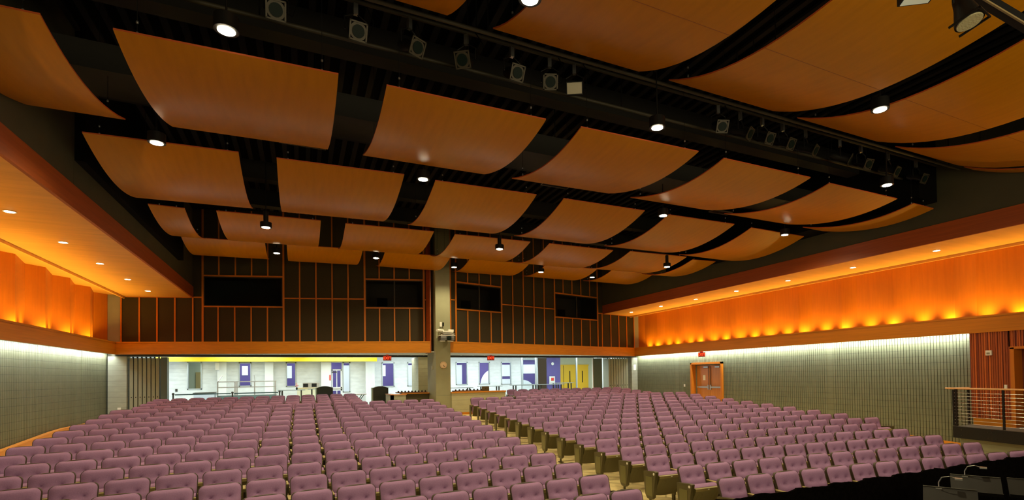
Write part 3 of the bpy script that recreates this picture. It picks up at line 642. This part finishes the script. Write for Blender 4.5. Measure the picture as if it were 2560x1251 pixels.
# ------------------------------------------------------------------ pit curtain and music stands
ci=MB(); n=220; pts=[]
for i in range(n+1):
    u=i/n; x=3.6+11.0*u; y=4.62-.13*(x-4.5)/6.0+.02*math.sin(x*19)+.012*math.sin(x*43+1); pts.append((x,y,-1.5+.012*math.sin(x*9)+random.uniform(-.003,.003)))
vs=[];fs=[]
for x,y,t_ in pts: vs+=[(x,y,z(-2.42)),(x,y,z(t_)),(x,y+.03,z(t_)),(x,y+.05,z(-2.42))]
for i in range(n):
    a=4*i; b=a+4; fs+=[(a,b,b+1,a+1),(a+1,b+1,b+2,a+2),(a+2,b+2,b+3,a+3)]
ci.add(vs,fs,0,True); o=ci.build('pit_curtain',curtain_m); tag(o,'black ragged-topped curtain hung along the orchestra pit before the front row','curtain')
def music_stand(x,y,h,rz,lab,lampy=True):
    t=empty('music_stand',(x,y,z(-2.42)),rz,lab,'music stand')
    for k in range(3): a=2*PI*k/3; MB().tube([(0,0,.22),(.22*math.cos(a),.22*math.sin(a),.01)],.009).build('leg',blackm,t)
    MB().tube([(0,0,.2),(0,0,h-.2)],.011).build('pole',blackm,t)
    Md=Matrix.Translation((0,0,h))@Matrix.Rotation(R_(-58),4,'X'); 
    MB().box(-.25,.25,-.006,.006,-.33,0,0,Md).box(-.25,.25,-.05,.0,-.34,-.33,0,Md).build('desk',mat('stand_desk',(.008,.006,.004),.6,spec=.2),t)
    MB().box(-.25,.25,-.012,.01,-.004,.006,0,Md).build('rim',dk_metal,t)
    if lampy:
        pts=[(-.10,0,h-.01),(-.10,.01,h+.06),(-.07,.01,h+.12),(0,.0,h+.14),(.06,-.01,h+.125)]
        MB().tube(pts,.006).build('gooseneck',steel,t); MB().box(.05,.12,-.03,.02,h+.11,h+.13).build('lamp_head',steel,t); MB().box(-.13,-.07,-.03,.03,h-.03,h).build('clip',steel,t)
    return t
music_stand(6.75,3.42,1.04,R_(-62),'black music stand with a small gooseneck lamp nearest the curtain, lower left one')
music_stand(7.72,3.62,1.05,R_(-62),'black music stand with a small gooseneck lamp, behind the lower left one')
music_stand(8.15,3.20,1.03,R_(-62),'black music stand without a lamp at the right edge of the pit',False)
t=empty('pit_chair',(6.9,2.75,z(-2.42)),R_(200),'pale green plastic chair in the orchestra pit','chair')
mbq=MB(); mbq.lathe([(.001,0),(.20,.0),(.21,.02)],20,0,Matrix.Translation((0,.18,.80))@Matrix.Rotation(PI/2,4,'X')@Matrix.Scale(1,4)); mbq.build('backrest',mat('pale_green_plastic',(.30,.32,.16),.4),t)
MB().box(-.2,.2,-.2,.2,.43,.46).build('seat',bpy.data.materials['pale_green_plastic'],t)
for sx in (-1,1):
    for sy in (-1,1): MB().tube([(sx*.18,sy*.17,.43),(sx*.2,sy*.2,0)],.01).build('leg',steel,t)
    MB().tube([(sx*.1,.19,.43),(sx*.1,.19,.8)],.01).build('back_post',steel,t)

# ------------------------------------------------------------------ acoustic ceiling panels
def cloud_mesh(w,prof,name,th=.022):
    # prof: [(y,z)] near to far, generators along x
    n=len(prof); mb=MB(); vs=[]
    for x in (0,w):
        for (y,zz) in prof: vs.append((x,y,zz))
        for (y,zz) in prof: vs.append((x,y,zz+th))
    fs=[]
    for i in range(n-1):
        fs.append((i,i+1,2*n+i+1,2*n+i)); fs.append((n+i,2*n+n+i,2*n+n+i+1,n+i+1))
    mb.add(vs,fs,0,True)
    e=[(0,2*n,3*n,n),(n-1,2*n-1,4*n-1,3*n-1)]
    for i in range(n-1): e+=[(i,n+i,n+i+1,i+1),(2*n+i,2*n+i+1,3*n+i+1,3*n+i)]
    mb.add(vs,e,1,False)
    return mb
def smoothprof(pts,n=22):
    # least-squares quadratic/cubic through measured points, resampled
    ys=[p[0] for p in pts]; out=[]
    a,b=min(ys),max(ys)
    # cubic fit by normal equations
    import itertools
    m=(a+b)/2; s=(b-a)/2; X=[[((y-m)/s)**k for k in range(4)] for y in ys]; Z_=[p[1] for p in pts]
    A=[[sum(X[i][r]*X[i][c] for i in range(len(ys))) for c in range(4)]+[sum(X[i][r]*Z_[i] for i in range(len(ys)))] for r in range(4)]
    for i in range(4):
        pv=A[i][i]
        for j in range(i,5): A[i][j]/=pv
        for r in range(4):
            if r!=i:
                q=A[r][i]
                for j in range(i,5): A[r][j]-=q*A[i][j]
    co=[A[i][4] for i in range(4)]
    for k in range(n+1):
        t=-1+2*k/n; out.append((m+s*t,sum(co[j]*t**j for j in range(4))))
    return out
P1=smoothprof([(7.52,4.18),(7.8,4.12),(8.3,4.07),(8.85,4.06),(9.45,4.12),(10.1,4.25),(10.7,4.42)])
P2=smoothprof([(11.70,4.39),(12.35,4.22),(13.0,4.12),(13.8,4.10),(14.5,4.18),(15.05,4.30)])
P3=smoothprof([(15.5,4.38),(16.2,4.24),(16.9,4.17),(17.6,4.19),(18.2,4.28),(18.8,4.43)])
P4=smoothprof([(19.6,4.58),(20.2,4.46),(20.9,4.40),(21.5,4.44),(22.2,4.56)])
PU=smoothprof([(1.4,4.86),(2.2,4.62),(3.0,4.45),(3.6,4.38),(4.2,4.31),(4.8,4.32),(5.4,4.41),(5.9,4.53),(6.35,4.70),(6.88,4.94)])
ROWS=[(PU,'row over the stage',[(-3.8,2.47,0),(-.65,2.47,0),(2.48,2.5,0),(5.60,2.47,0),(8.72,2.47,0),(11.85,2.47,0),(14.6,.45,0)],'nearest row above the stage lights'),
 (P1,'',[(-3.9,1.25,1),(-1.99,2.47,0),(1.12,2.5,0),(4.27,2.5,0),(7.44,2.47,0),(10.60,2.50,0),(13.85,.95,1)],'first row beyond the stage lights'),
 (P2,'',[(-3.45,2.38,0),(-.42,2.45,0),(2.72,2.45,0),(5.90,2.45,0),(9.15,2.42,0),(12.32,2.42,0)],'second row beyond the stage lights'),
 (P3,'',[(-3.4,.75,1),(-1.96,2.47,0),(1.15,2.47,0),(4.28,2.5,0),(7.45,2.5,0),(10.58,2.5,0),(13.6,1.1,1)],'third row beyond the stage lights'),
 (P4,'',[(-3.42,2.35,0),(-.42,2.42,0),(2.76,2.4,0),(5.92,2.5,0),(9.1,2.5,0),(12.3,2.3,0)],'rear row nearest the control rooms')]
OFF=[[(0,0)]*7,
 [(.24,.21),(.18,.07),(.08,.04),(.03,-.03),(.01,0),(.06,.07),(.12,.16)],
 [(.0,-.16),(-.16,-.31),(-.24,-.31),(-.33,-.34),(-.32,-.36),(-.29,-.22)],
 [(.3,.35),(.26,.13),(.15,.0),(.04,-.03),(-.06,-.07),(-.2,-.28),(0,-.07)],
 [(.27,.06),(.1,-.13),(-.16,-.18),(-.2,-.25),(-.4,-.28),(-.4,-.3)]]
for ri,(pf,_,items,rowtxt) in enumerate(ROWS):
    vis=[it for it in items if not (ri==0 and it[0]<-1)]; offs=OFF[ri]
    meshes={}
    for k,(x,w,nar) in enumerate(vis):
        ym=sum(p[0] for p in pf)/len(pf); zt=max(p[1] for p in pf)
        side='narrow ' if nar else ''
        lab='curved orange %swood ceiling panel, %s from left in the %s'%(side,ORD[k],rowtxt)
        t=empty('acoustic_ceiling_panel',(x,ym,z(min(p[1] for p in pf))),0,lab,'ceiling panel','curved wood ceiling panels'); ol,orr=offs[k]; t.location.y+=ol; sk=(orr-ol)
        key=(w,sk)
        if key not in meshes:
            mb=cloud_mesh(w,[(p[0]-ym,p[1]-min(q[1] for q in pf)) for p in pf],'panel'); mb.v=[(a,b+sk*a/w,c) for a,b,c in mb.v]; meshes[key]=mb.mesh('veneer_panel',[wood_panel,wood_edge])
        o=bpy.data.objects.new('veneer_panel',meshes[key]); C.objects.link(o); o.parent=t
        zb=min(q[1] for q in pf)
        for (px,pi) in ((.2,1),(w-.2,1),(.2,-2),(w-.2,-2)):
            if px>w or px<0: continue
            y_=pf[pi][0]-ym+sk*px/w; z_=pf[pi][1]-zb+.02; top=7.0-zb
            MB().tube([(px,y_,z_),(px,y_,top)],.004,5).build('suspension_cable',blackm,t); MB().lathe([(.012,-.02),(.016,0),(.012,.02)],8,0,Matrix.Translation((px,y_,z_+.10))).lathe([(.012,-.015),(.016,0),(.012,.015)],8,0,Matrix.Translation((px,y_,z_+.24))).build('cable_fitting',steel,t)
        if ri==0:
            i_=int(len(pf)*.65); y_=pf[i_][0]-ym; z_=pf[i_][1]-zb; MB().box(.0,w,y_-.004,y_+.004,z_-.002,z_).build('seam',seam_m,t)

# ------------------------------------------------------------------ house lights
def house(x,y,zz,lab,pend=0,e=520):
    t=empty('ceiling_downlight',(x,y,z(zz)),0,lab,'downlight','house downlights')
    MB().lathe([(.135,0),(.135,.17 if not pend else .13),(.05,.18 if not pend else .14)],20).build('can',blackm,t)
    MB().lathe([(.095,-.006),(.095,.0)],20).build('lens',lamp_w,t)
    if pend: MB().lathe([(.06,.13),(.06,.42)],14).tube([(0,0,.42),(0,0,7.0-zz)],.012).build('stem',blackm,t)
    else: MB().tube([(0,0,.18),(0,0,7.0-zz)],.012).build('stem',blackm,t)
    light('SPOT',(x,y,z(zz)-.02),e,(1,.86,.50),(0,0,0),spot_size=R_(150),spot_blend=.7,shadow_soft_size=.11)
hl=[((2.37,5.33,4.30),'bright downlight at the top edge of the picture above the middle'),((8.61,5.22,4.30),'bright downlight in a black can between the two right-hand stage panels'),
((-.79,7.21,4.2),'largest bright downlight, upper left, above the first wood panel'),((5.49,7.07,4.2),'bright downlight among the stage lamps in the middle'),((11.97,7.15,4.2),'bright downlight at the right end of the stage lamps'),
((-2.27,11.14,4.19),'bright downlight between the first two panel rows at far left'),((2.35,10.99,4.2),'bright downlight between the first two panel rows, left of centre'),((8.68,11.0,4.2),'bright downlight between the first two panel rows, right of centre'),((13.36,11.07,4.2),'bright downlight between the first two panel rows at far right')]
for p,l in hl: house(*p,l)
hp=[((-.80,15.15,3.92),'pendant downlight on a long stem at left over the second panel row'),((5.53,15.0,3.92),'pendant downlight on a long stem in the middle'),((12.05,15.1,3.9),'pendant downlight on a long stem at right'),((8.68,18.8,4.15),'short pendant downlight near the column, right of it')]
for p,l in hp: house(*p,l,1)
hr=[((-.75,20.3,4.39),'small bright downlight in the rear gaps, leftmost'),((2.49,19.8,4.39),'small bright downlight in the rear gaps, left of the column'),((5.54,20.3,4.39),'small bright downlight directly above the central column'),((11.82,20.1,4.39),'small bright downlight in the rear gaps at right')]
for p,l in hr: house(*p,l)
# soffit downlights
for i,yy in enumerate((6.1,8.6,11.2,13.75,16.3,18.84,21.45,23.95)):
    nm=['','','','nearest','second nearest','middle','second farthest','farthest'][i]
    if not nm: continue
    t=empty('recessed_downlight',(-5.15,yy,z(3.372)),0,'%s small recessed downlight in the left wooden soffit'%nm,'downlight','recessed downlights in the left soffit')
    MB().lathe([(.105,0),(.085,.006)],20).build('trim_ring',white,t); MB().lathe([(.08,-.004),(.08,.004)],20).build('lens',lamp_s,t)
    light('SPOT',(-5.15,yy,z(3.33)),45,(1,.8,.5),(0,0,0),spot_size=R_(110),spot_blend=.8,shadow_soft_size=.06)
for i,yy in enumerate((8.37,10.84,13.35,15.87,18.32,20.86,23.44)):
    nm=['nearest','second nearest','third nearest','middle','third farthest','second farthest','farthest'][i]
    t=empty('recessed_downlight',(16.22,yy,z(3.372)),0,'%s small recessed downlight in the right wooden soffit'%nm,'downlight','recessed downlights in the right soffit')
    MB().lathe([(.105,0),(.085,.006)],20).build('trim_ring',white,t); MB().lathe([(.08,-.004),(.08,.004)],20).build('lens',lamp_s,t)
    light('SPOT',(16.22,yy,z(3.33)),45,(1,.8,.5),(0,0,0),spot_size=R_(110),spot_blend=.8,shadow_soft_size=.06)
# uplights hidden in the ledges
AMB=(1,.60,.10)
y=6.34
while y<25.0:
    light('SPOT',(17.74,y,z(1.32)),120,AMB,(PI,R_(8),0),spot_size=R_(112),spot_blend=1.0,shadow_soft_size=.05); y+=.852
y=15.9
while y<25.9:
    light('SPOT',(-6.68,y,z(1.32)),120,AMB,(PI,R_(-8),0),spot_size=R_(112),spot_blend=1.0,shadow_soft_size=.05); y+=.895
for x,ya,yb,e,q in ((-6.46,6,25.6,85,30),(17.42,3,25.0,95,-30)):
    light('AREA',(x,(ya+yb)/2,z(1.50)),e,(1,.60,.12),(PI,R_(q),0),shape='RECTANGLE',size=.08,size_y=yb-ya,spread=R_(90))
# cool white strips washing the block walls
for x,ya,yb,e,s in ((-6.44,6,25.3,340,-1),(17.42,8.3,24.8,400,1)):
    light('AREA',(x,(ya+yb)/2,z(1.055)),e,(.92,1,.93),(0,R_(-40)*s,0),shape='RECTANGLE',size=.05,size_y=yb-ya)
# lobby daylight-white fixtures
for i in range(7):
    x=-6+3.9*i; lo=.93 if x<3.2 else 1.26; le=95 if x<3.2 else 95
    light('AREA',(x,29.8,z(lo)),le,(.86,.97,1),(0,0,0),shape='RECTANGLE',size=2.6,size_y=2.0); light('AREA',(x,26.4,z(1.22)),105,(.88,.98,.97),(R_(20),0,0),shape='RECTANGLE',size=2.6,size_y=.8)
for i in range(6):
    light('AREA',(-3+3.6*i,33.3,z(1.26)),60,(.9,.96,1),(0,0,0),shape='RECTANGLE',size=2.6,size_y=.5)
light('AREA',(5.3,24.2,z(1.0)),6,(1,.85,.5),(0,0,0),size=.2)
# added fill light behind the viewpoint for the panel undersides, plus dim ambient world
light('AREA',(5.5,-3.4,z(1.2)),520,(1,.84,.50),(R_(112),0,0),shape='RECTANGLE',size=16,size_y=2.5)
w=bpy.data.worlds.new('world'); scn.world=w; w.use_nodes=True; bg=w.node_tree.nodes['Background']; bg.inputs[0].default_value=(1,.78,.5,1); bg.inputs[1].default_value=.08

# ------------------------------------------------------------------ stage lighting rig
for (yy,zz,lab) in ((7.15,5.05,'long black lighting pipe in front of the stage lamps'),(8.15,5.05,'long black lighting pipe behind the stage lamps'),(7.7,5.35,'black lighting pipe carrying the row of stage lamps')):
    t=empty('lighting_pipe',(5.5,yy,z(zz)),0,lab,'pipe'); MB().tube([(-9.2,0,0),(9.5,0,0)],.03,10).build('pipe',mat('pipe_grey_%d'%int(yy*10),(.045,.037,.02),.6),t)
    for x in range(-9,10,3): MB().tube([(x,0,.03),(x,0,7.0-zz)],.012,6).build('hanger_rod',blackm,t)
def lantern_parts(t,flavor):
    M0=Matrix.Rotation(R_(62),4,'X')   # barrel axis points down and forward
    if flavor=='flood':
        MB().box(-.14,.14,-.10,.10,-.10,.10,0,Matrix.Rotation(R_(25),4,'X')).build('body',blackm,t); MB().box(-.125,.125,-.112,-.1,-.085,.085,0,Matrix.Rotation(R_(25),4,'X')).build('lens',flood,t)
    else:
        MB().lathe([(.07,.22),(.095,.10),(.075,.02),(.085,-.16),(.09,-.20)],16,0,M0.inverted()@Matrix.Identity(4)).build('body',blackm,t)
        Mi=M0.inverted()
        fr=MB(); 
        for a,b,c,d in ((-.12,.12,.10,.12),(-.12,.12,-.12,-.10),(-.12,-.10,-.12,.12),(.10,.12,-.12,.12)): fr.box(a,b,c,d,-.225,-.21,0,Mi)
        fr.lathe([(.115,-.215),(.115,-.205)],16,0,Mi)
        fr.build('gel_frame',mat('gel_frame_metal',(.06,.05,.03),.5,metal=.2) if 'gel_frame_metal' not in bpy.data.materials else bpy.data.materials['gel_frame_metal'],t)
        MB().lathe([(.082,-.232),(.082,-.226)],16,0,Mi).build('lens',lens,t)
    MB().tube([(-.14,0,0),(-.15,0,.18),(0,0,.27),(.15,0,.18),(.14,0,0)],.012,6).build('yoke',blackm,t)
    MB().box(-.03,.03,-.03,.03,.25,.42).build('clamp',steel,t)
    MB().tube([(.02,.05,.1),(.2,.1,.05),(.26,.05,.25),(.15,0,.42)],.008,6).build('power_cable',black,t)
lz=[(-1.3,'s'),(-.28,'s'),(.72,'s'),(1.47,'s'),(2.34,'s'),(3.1,'s'),(3.78,'s'),(4.25,'flood'),(7.5,'s'),(8.1,'s'),(8.72,'s'),(9.33,'s'),(10.05,'s'),(11.2,'s'),(11.95,'s'),(13.0,'s'),(14.15,'s')]
nm=[l[0] for l in lz]; base=None; k=0
for i,(x,fv) in enumerate(lz):
    if fv=='flood': lab='small black floodlight with a pale square lens among the stage lamps'
    else:
        k+=1; lab='black stage spotlight hung on the pipe, %s from the left'%ORD[k-1]
    if fv=='s' and base is not None:
        t=dup(base,(x,7.72,z(4.92)),R_(random.uniform(-45,45))); tag(t,lab,'stage light','stage spotlights on the pipe')
    else:
        t=empty('stage_spotlight' if fv=='s' else 'floodlight',(x,7.72,z(4.92)),R_(-30),lab,'stage light','stage spotlights on the pipe' if fv=='s' else None); lantern_parts(t,fv)
        if fv=='s': base=t
# large lantern close to the viewpoint, top right
t=empty('stage_spotlight',(4.795,2.25,z(3.0)),0,'large black stage lantern with ribbed lens, close up at top right','stage light')
Md=Vector((.03,-.24,-1)).to_track_quat('-Z','Y').to_matrix().to_4x4()
t.scale=(.8,.8,.8); MB().lathe([(.05,.02),(.075,-.02),(.085,-.12),(.12,-.26),(.125,-.30)],24,0,Md).build('body',blackm,t)
MB().lathe([(.108,-.310),(.112,-.300)],24,0,Md).build('lens',mat('fresnel_lens',(.42,.38,.22),.25,bump=.6,scale=60),t)
fr=MB(); fr.box(-.135,-.12,-.135,.135,-.31,-.29,0,Md).box(.12,.135,-.135,.135,-.31,-.29,0,Md).box(-.135,.135,.12,.135,-.31,-.29,0,Md); fr.build('gel_frame',blackm,t)
MB().tube([(-.13,0,-.1),(-.14,0,.12),(.14,0,.12),(.13,0,-.1)],.012,6).build('yoke',blackm,t); MB().box(-.06,.06,-.06,.06,.1,.3).build('clamp',blackm,t)
MB().tube([(-.05,0,.12),(-.2,.02,.02),(-.24,.0,.16),(-.1,0,.26)],.012,8).tube([(-.05,.03,.1),(-.16,.02,.03),(-.19,.0,.14),(-.1,0,.22)],.01,8).build('power_cable',black,t)
d_=Vector((5.45-5.01,2.08-2.28,2.80-3.09)); 
t=empty('lighting_pipe',(5.23,2.18,z(2.95)),0,'black track with a pale underside edge at the top right corner','pipe')
MB().box(-.62,.62,-.035,.035,0,.07,0,d_.to_track_quat('X','Z').to_matrix().to_4x4()).build('track',blackm,t); MB().box(-.62,.62,-.045,-.03,-.006,.006,0,d_.to_track_quat('X','Z').to_matrix().to_4x4()).build('edge',mat('tan_edge',(.3,.22,.1),.5),t)
t=empty('lighting_pipe',(5.68,2.29,z(3.20)),0,'thin black pipe parallel to the track at the top right corner','pipe')
MB().tube([-d_*1.2,d_*1.2],.018).build('pipe',blackm,t)
t=empty('floodlight',(4.53,2.40,z(3.04)),R_(20),'flat panel lamp with pale square face at the top edge, right','stage light')
MB().box(-.12,.12,-.12,.12,0,.06,0,Matrix.Rotation(R_(35),4,'Z')).build('body',blackm,t); MB().box(-.105,.105,-.105,.105,-.005,0,0,Matrix.Rotation(R_(35),4,'Z')).build('lens',mat('panel_lamp_face',(.65,.68,.5),.4,emit=.25),t)
# ceiling vents in black bulkheads
for i,(x,y,zz,w_,lab) in enumerate(((0.05,11.2,4.62,.42,'rectangular black vent frame between the upper left panels'),(5.6,11.2,4.62,.36,'rectangular black vent frame in the centre gap of the panels'),(10.9,11.2,4.62,.36,'rectangular black vent frame in the right gap of the panels'))):
    t=empty('ceiling_vent',(x,y,z(zz)),0,lab,'vent'); fr=MB(); fr.box(-w_,w_,-.12,-.1,0,.03).box(-w_,w_,.1,.12,0,.03).box(-w_,-w_+.02,-.12,.12,0,.03).box(w_-.02,w_,-.12,.12,0,.03); fr.build('frame',mat('vent_grey_%d'%i,(.10,.09,.06),.5),t)
    sl=MB()
    for k in range(5): sl.box(-w_+.02,w_-.02,-.09+.04*k,-.08+.04*k,.0,.02)
    sl.build('slats',blackm,t); MB().tube([(0,0,.03),(0,0,7.0-zz)],.012).build('stem',blackm,t)

# ------------------------------------------------------------------ seats
# local frame: origin on the floor under the top of the back, -y towards the stage
def seat_back(nu=18,nv=18):
    w,zb_,zt_=.25,.30,CH; r=.075; vs=[]
    def hw(v):
        d=(zt_-zb_)*(1-v)
        q=w*(.93+.07*v)
        if d<r: return q-r+math.sqrt(max(0,r*r-(r-d)**2))
        return q
    rows=[]
    for j in range(nv+1):
        v=1-(1-j/nv)**1.0
        # denser rows near the top corner
        v=1-(1-v)**1.35
        rows.append(v)
    mb=MB(); grid=[]
    for v in rows:
        zz=zb_+(zt_-zb_)*v; h=hw(v); yb_=-.165+.165*((zz-zb_)/(zt_-zb_))
        for i in range(nu+1):
            u=-1+2*i/nu; x=h*u
            edge=(1-abs(u)**6)*min(1,((zt_-zz)/.03)**.5)
            y=yb_-.026-.048*edge-.012*edge*(1-u*u)
            for bx_ in (-.105,.105): y+=.030*math.exp(-((x-bx_)**2+(zz-.628)**2)/(.028**2))+.008*math.exp(-((x-bx_)**2+(zz-.635)**2)/(.060**2))
            y+=.010*edge*math.exp(-((zz-.65)/.05)**2)+.008*edge*math.exp(-((zz-.622+.012*(1-(x/.105)**2 if abs(x)<.105 else 0))/.018)**2)-.008*edge*math.exp(-((zz-.57)/.03)**2)
            grid.append((x,y,zz))
    n=nu+1
    fs=[(j*n+i,j*n+i+1,(j+1)*n+i+1,(j+1)*n+i) for j in range(nv) for i in range(nu)]
    mb.add(grid,fs,0,True)
    # back shell (slightly bigger outline)
    sh=MB(); out=[]; 
    per=[]
    for v in rows: zz=zb_+(zt_-zb_)*v; per.append((hw(v),zz))
    outline=[(h+.005,zz) for h,zz in per[:-1]]+[(per[-1][0]*.5,zt_+.006)]
    outline=outline+[(-h,zz) for h,zz in outline[::-1]]
    k=len(outline); A=[]
    for (x,zz) in outline: A.append((x,-.165+.165*((zz-zb_)/(zt_-zb_))-.030,zz))
    for (x,zz) in outline: A.append((x,-.165+.165*((zz-zb_)/(zt_-zb_))+.012,zz))
    sh.add(A,[tuple(range(k,2*k))]+[(i,(i+1)%k,k+(i+1)%k,k+i) for i in range(k)]+[tuple(range(k-1,-1,-1))],0)
    return mb,sh
def seat_pan():
    cu=MB(); sh=MB(); pl=MB()
    # tipped-up pan: cushion between the shell and the back
    w=.238
    prof_c=[(-.25,.20),(-.43,.49),(-.425,.525),(-.39,.548),(-.33,.556),(-.27,.545),(-.235,.51),(-.20,.30)]
    k=len(prof_c); cu.add([(-w,a,b) for a,b in prof_c]+[(w,a,b) for a,b in prof_c],[tuple(range(k)),tuple(range(2*k-1,k-1,-1))]+[(i,k+i,k+(i+1)%k,(i+1)%k) for i in range(k)],0,True)
    prof_s=[(-.24,.13),(-.285,.14),(-.475,.470),(-.478,.512),(-.43,.520),(-.26,.18)]
    k=len(prof_s); nx_=6
    vs=[]
    for i in range(nx_+1):
        u=-1+2*i/nx_; x=(w+.006)*u; dz=.025*(u*u); 
        for a,b in prof_s: vs.append((x,a,b+(dz if b<.2 else 0)))
    fs=[(i*k+j,(i+1)*k+j,(i+1)*k+(j+1)%k,i*k+(j+1)%k) for i in range(nx_) for j in range(k)]+[tuple(range(k)),tuple(range(nx_*k+k-1,nx_*k-1,-1))]
    sh.add(vs,fs,0,False)
    for i in range(nx_):
        for j in (2,3): sh.m[i*k+j]=1
    pl.box(-.016,.016,-.482,-.474,.486,.502)
    gr=MB(); pts=[(-.17+.34*i/10,-.452+.017*math.sin(PI*i/10),.442-.03*math.sin(PI*i/10)) for i in range(11)]; gr.tube(pts,.006,6)
    return cu,sh,pl,gr
def standard(x):   # arm block, upright and foot between two seats
    a=MB(); a.box(x-.024,x+.024,-.40,-.08,.50,.545); a.box(x-.018,x+.018,-.22,-.05,.10,.50); a.box(x-.02,x+.02,-.20,-.14,0,.12)
    c=MB(); c.box(x-.025,x+.025,-.40,-.10,.545,.556)
    return a,c
def end_panel(x):
    a=MB(); prof=[(-.46,.585),(-.40,.592),(-.08,.555),(-.09,.40),(-.13,.16),(-.18,.10),(-.30,.09),(-.36,.13),(-.41,.35)]
    k=len(prof)
    a.add([(x-.03,p,q) for p,q in prof]+[(x+.03,p,q) for p,q in prof],[tuple(range(k)),tuple(range(2*k-1,k-1,-1))]+[(i,k+i,k+(i+1)%k,(i+1)%k) for i in range(k)],0)
    a.tube([(x,-.24,.11),(x,-.24,.02)],.022,8); a.box(x-.035,x+.035,-.33,-.15,0,.015)
    m=MB(); m.box(x-.037,x-.031,-.27,-.12,.15,.47); 
    d=MB(); d.lathe([(.02,0),(.02,.006)],14,0,Matrix.Translation((x-.031,-.25,.525))@Matrix.Rotation(-PI/2,4,'Y'))
    return a,m,d
bk,shl=seat_back(); cu,psh,pl,gr=seat_pan(); PX=.2825
ME={}
ME['back']=bk.mesh('seat_back_pad',purple); ME['shell']=shl.mesh('back_shell',trimb); ME['cush']=cu.mesh('seat_cushion',purple); ME['pan']=psh.mesh('seat_pan',[oliveplastic,panrim])
ME['plate']=pl.mesh('number_plate',plate); ME['grip']=gr.mesh('grip_lip',trimb)
for s,key in ((-1,'l'),(1,'r')):
    a,c=standard(s*PX); ME['arm'+key]=a.mesh('armrest',oliveplastic); ME['cap'+key]=c.mesh('arm_cap',armcap)
    e,m_,d_2=end_panel(s*(PX+.0)); 
    ME['end'+key]=e.mesh('end_panel',olivemet); 
    mm=MB().box(s*(PX)+s*.031-.003,s*(PX)+s*.031+.003,-.35,-.15,.15,.48); ME['aisle'+key]=mm.mesh('aisle_light',mat('aisle_panel_inset_'+key,(.12,.11,.03),.3))
    ME['num'+key]=MB().lathe([(.022,-.003),(.022,.003)],14,0,Matrix.Translation((s*(PX+.032),-.40,.545))@Matrix.Rotation(PI/2,4,'Y')).mesh('row_plate',plate)
def addpart(name,me,parent):
    o=bpy.data.objects.new(name,me); C.objects.link(o); o.parent=parent; return o
def make_seat(arm,end):
    root=bpy.data.objects.new('auditorium_seat',None); C.objects.link(root); root.empty_display_size=.1
    b=addpart('backrest',ME['back'],root); addpart('back_shell',ME['shell'],root)
    addpart('seat_cushion',ME['cush'],root); p=addpart('seat_pan',ME['pan'],root); addpart('number_plate',ME['plate'],p); addpart('grip_lip',ME['grip'],p)
    if arm:
        q=addpart('armrest',ME['arm'+arm],root); addpart('arm_cap',ME['cap'+arm],q)
    if end:
        q=addpart('end_panel',ME['end'+end],root); addpart('aisle_light',ME['aisle'+end],q); addpart('row_plate',ME['num'+end],q)
    return root
seats=[]
PIT={'R':{0:.551,1:.568,2:.543,3:.557,4:.57,5:.572,8:.571,12:.569},'L':{3:.549,4:.558,8:.556,12:.552}}
PH={'R':[2.33,2.30,2.27,2.31,2.28,2.27,2.27,2.26,2.25,2.25,2.25,2.24,2.23,2.23,2.22],'L':[.475,.478,.486,.43,.44,.445,.45,.44,.43,.425,.425,.42,.42,.43,.43]}
NR={0:14,1:13,2:14,3:14,4:14}
for r in range(19):
    for side in 'RL':
        if r<15:
            n=NR.get(r,16) if side=='R' else 16; pit=PIT[side].get(r,.570 if side=='R' else .553); ph=PH[side][r]
        else:
            n=11 if side=='R' else 13; pit=.571 if side=='R' else .552; ph=5.885 if side=='R' else -1.60
        for k in range(n):
            s=ph+(pit*k if side=='R' else -pit*k); R=rowR(r); a=s/R; x=XC+R*math.sin(a); y=YC+R*math.cos(a); zt=topz(r)
            q=proj(x,y,zt); vis=False; dep=99
            if q: dep=q[2]; vis=(-25<q[0]<2585 and q[1]<1249)
            if side=='R' and r==0 and q and q[0]>2560: vis=True
            seats.append([dep if vis else 50+dep,side,r,k,n,x,y,zt-CH,-a,vis])
seats.sort(key=lambda s:s[0])
near=[s for s in seats if s[9]][:300]; rest=[s for s in seats if s not in near]
protos={}
for dep,side,r,k,n,x,y,zf,rz,vis in near:
    # walking away from the central aisle: each seat owns the arm on its aisle side
    first=(k==0); last=(k==n-1)
    armk='l' if side=='R' else 'r'; outk='r' if side=='R' else 'l'
    arm=None if first else armk; end=armk if first else (outk if last else None)
    key=(arm,end)
    if key not in protos: o=make_seat(arm,end); protos[key]=o; o.location=(x,y,z(zf)); o.rotation_euler=(0,0,rz)
    else: o=dup(protos[key],(x,y,z(zf)),rz)
    blk='right' if side=='R' else 'left'
    if first: lab='purple tufted seat beside the central aisle, %s block, %s row from the front'%(blk,ORD[r])
    else: lab='purple tufted seat, %s block, %s row from front, %s seat from central aisle'%(blk,ORD[r],ORD[k])
    tag(o,lab,'auditorium seat','purple auditorium seats')
# all the farther seats: one object
bl,sl_=seat_back(8,8); big=MB(); parts=[(bl,0),(sl_,1),(cu,0),(psh,2),(standard(-PX)[0],2),(standard(-PX)[1],3),(pl,4)]
for dep,side,r,k,n,x,y,zf,rz,vis in rest:
    c,s_=math.cos(rz),math.sin(rz); zz=z(zf)
    for mb,mi in parts:
        big.add([(x+c*a-s_*b,y+s_*a+c*b,zz+d) for a,b,d in mb.v],mb.f,mi,False); big.sm[-len(mb.f):]=mb.sm
o=big.build('auditorium_seats_far',[purple,trimb,oliveplastic,armcap,plate]); tag(o,'many farther rows of purple auditorium seats running up to the back of the hall','auditorium seats','purple auditorium seats','stuff')

# ------------------------------------------------------------------ view
vs_=scn.view_settings; vs_.view_transform='Standard'; vs_.look='None'; vs_.exposure=0.0; vs_.gamma=1.0; vs_.use_curve_mapping=False
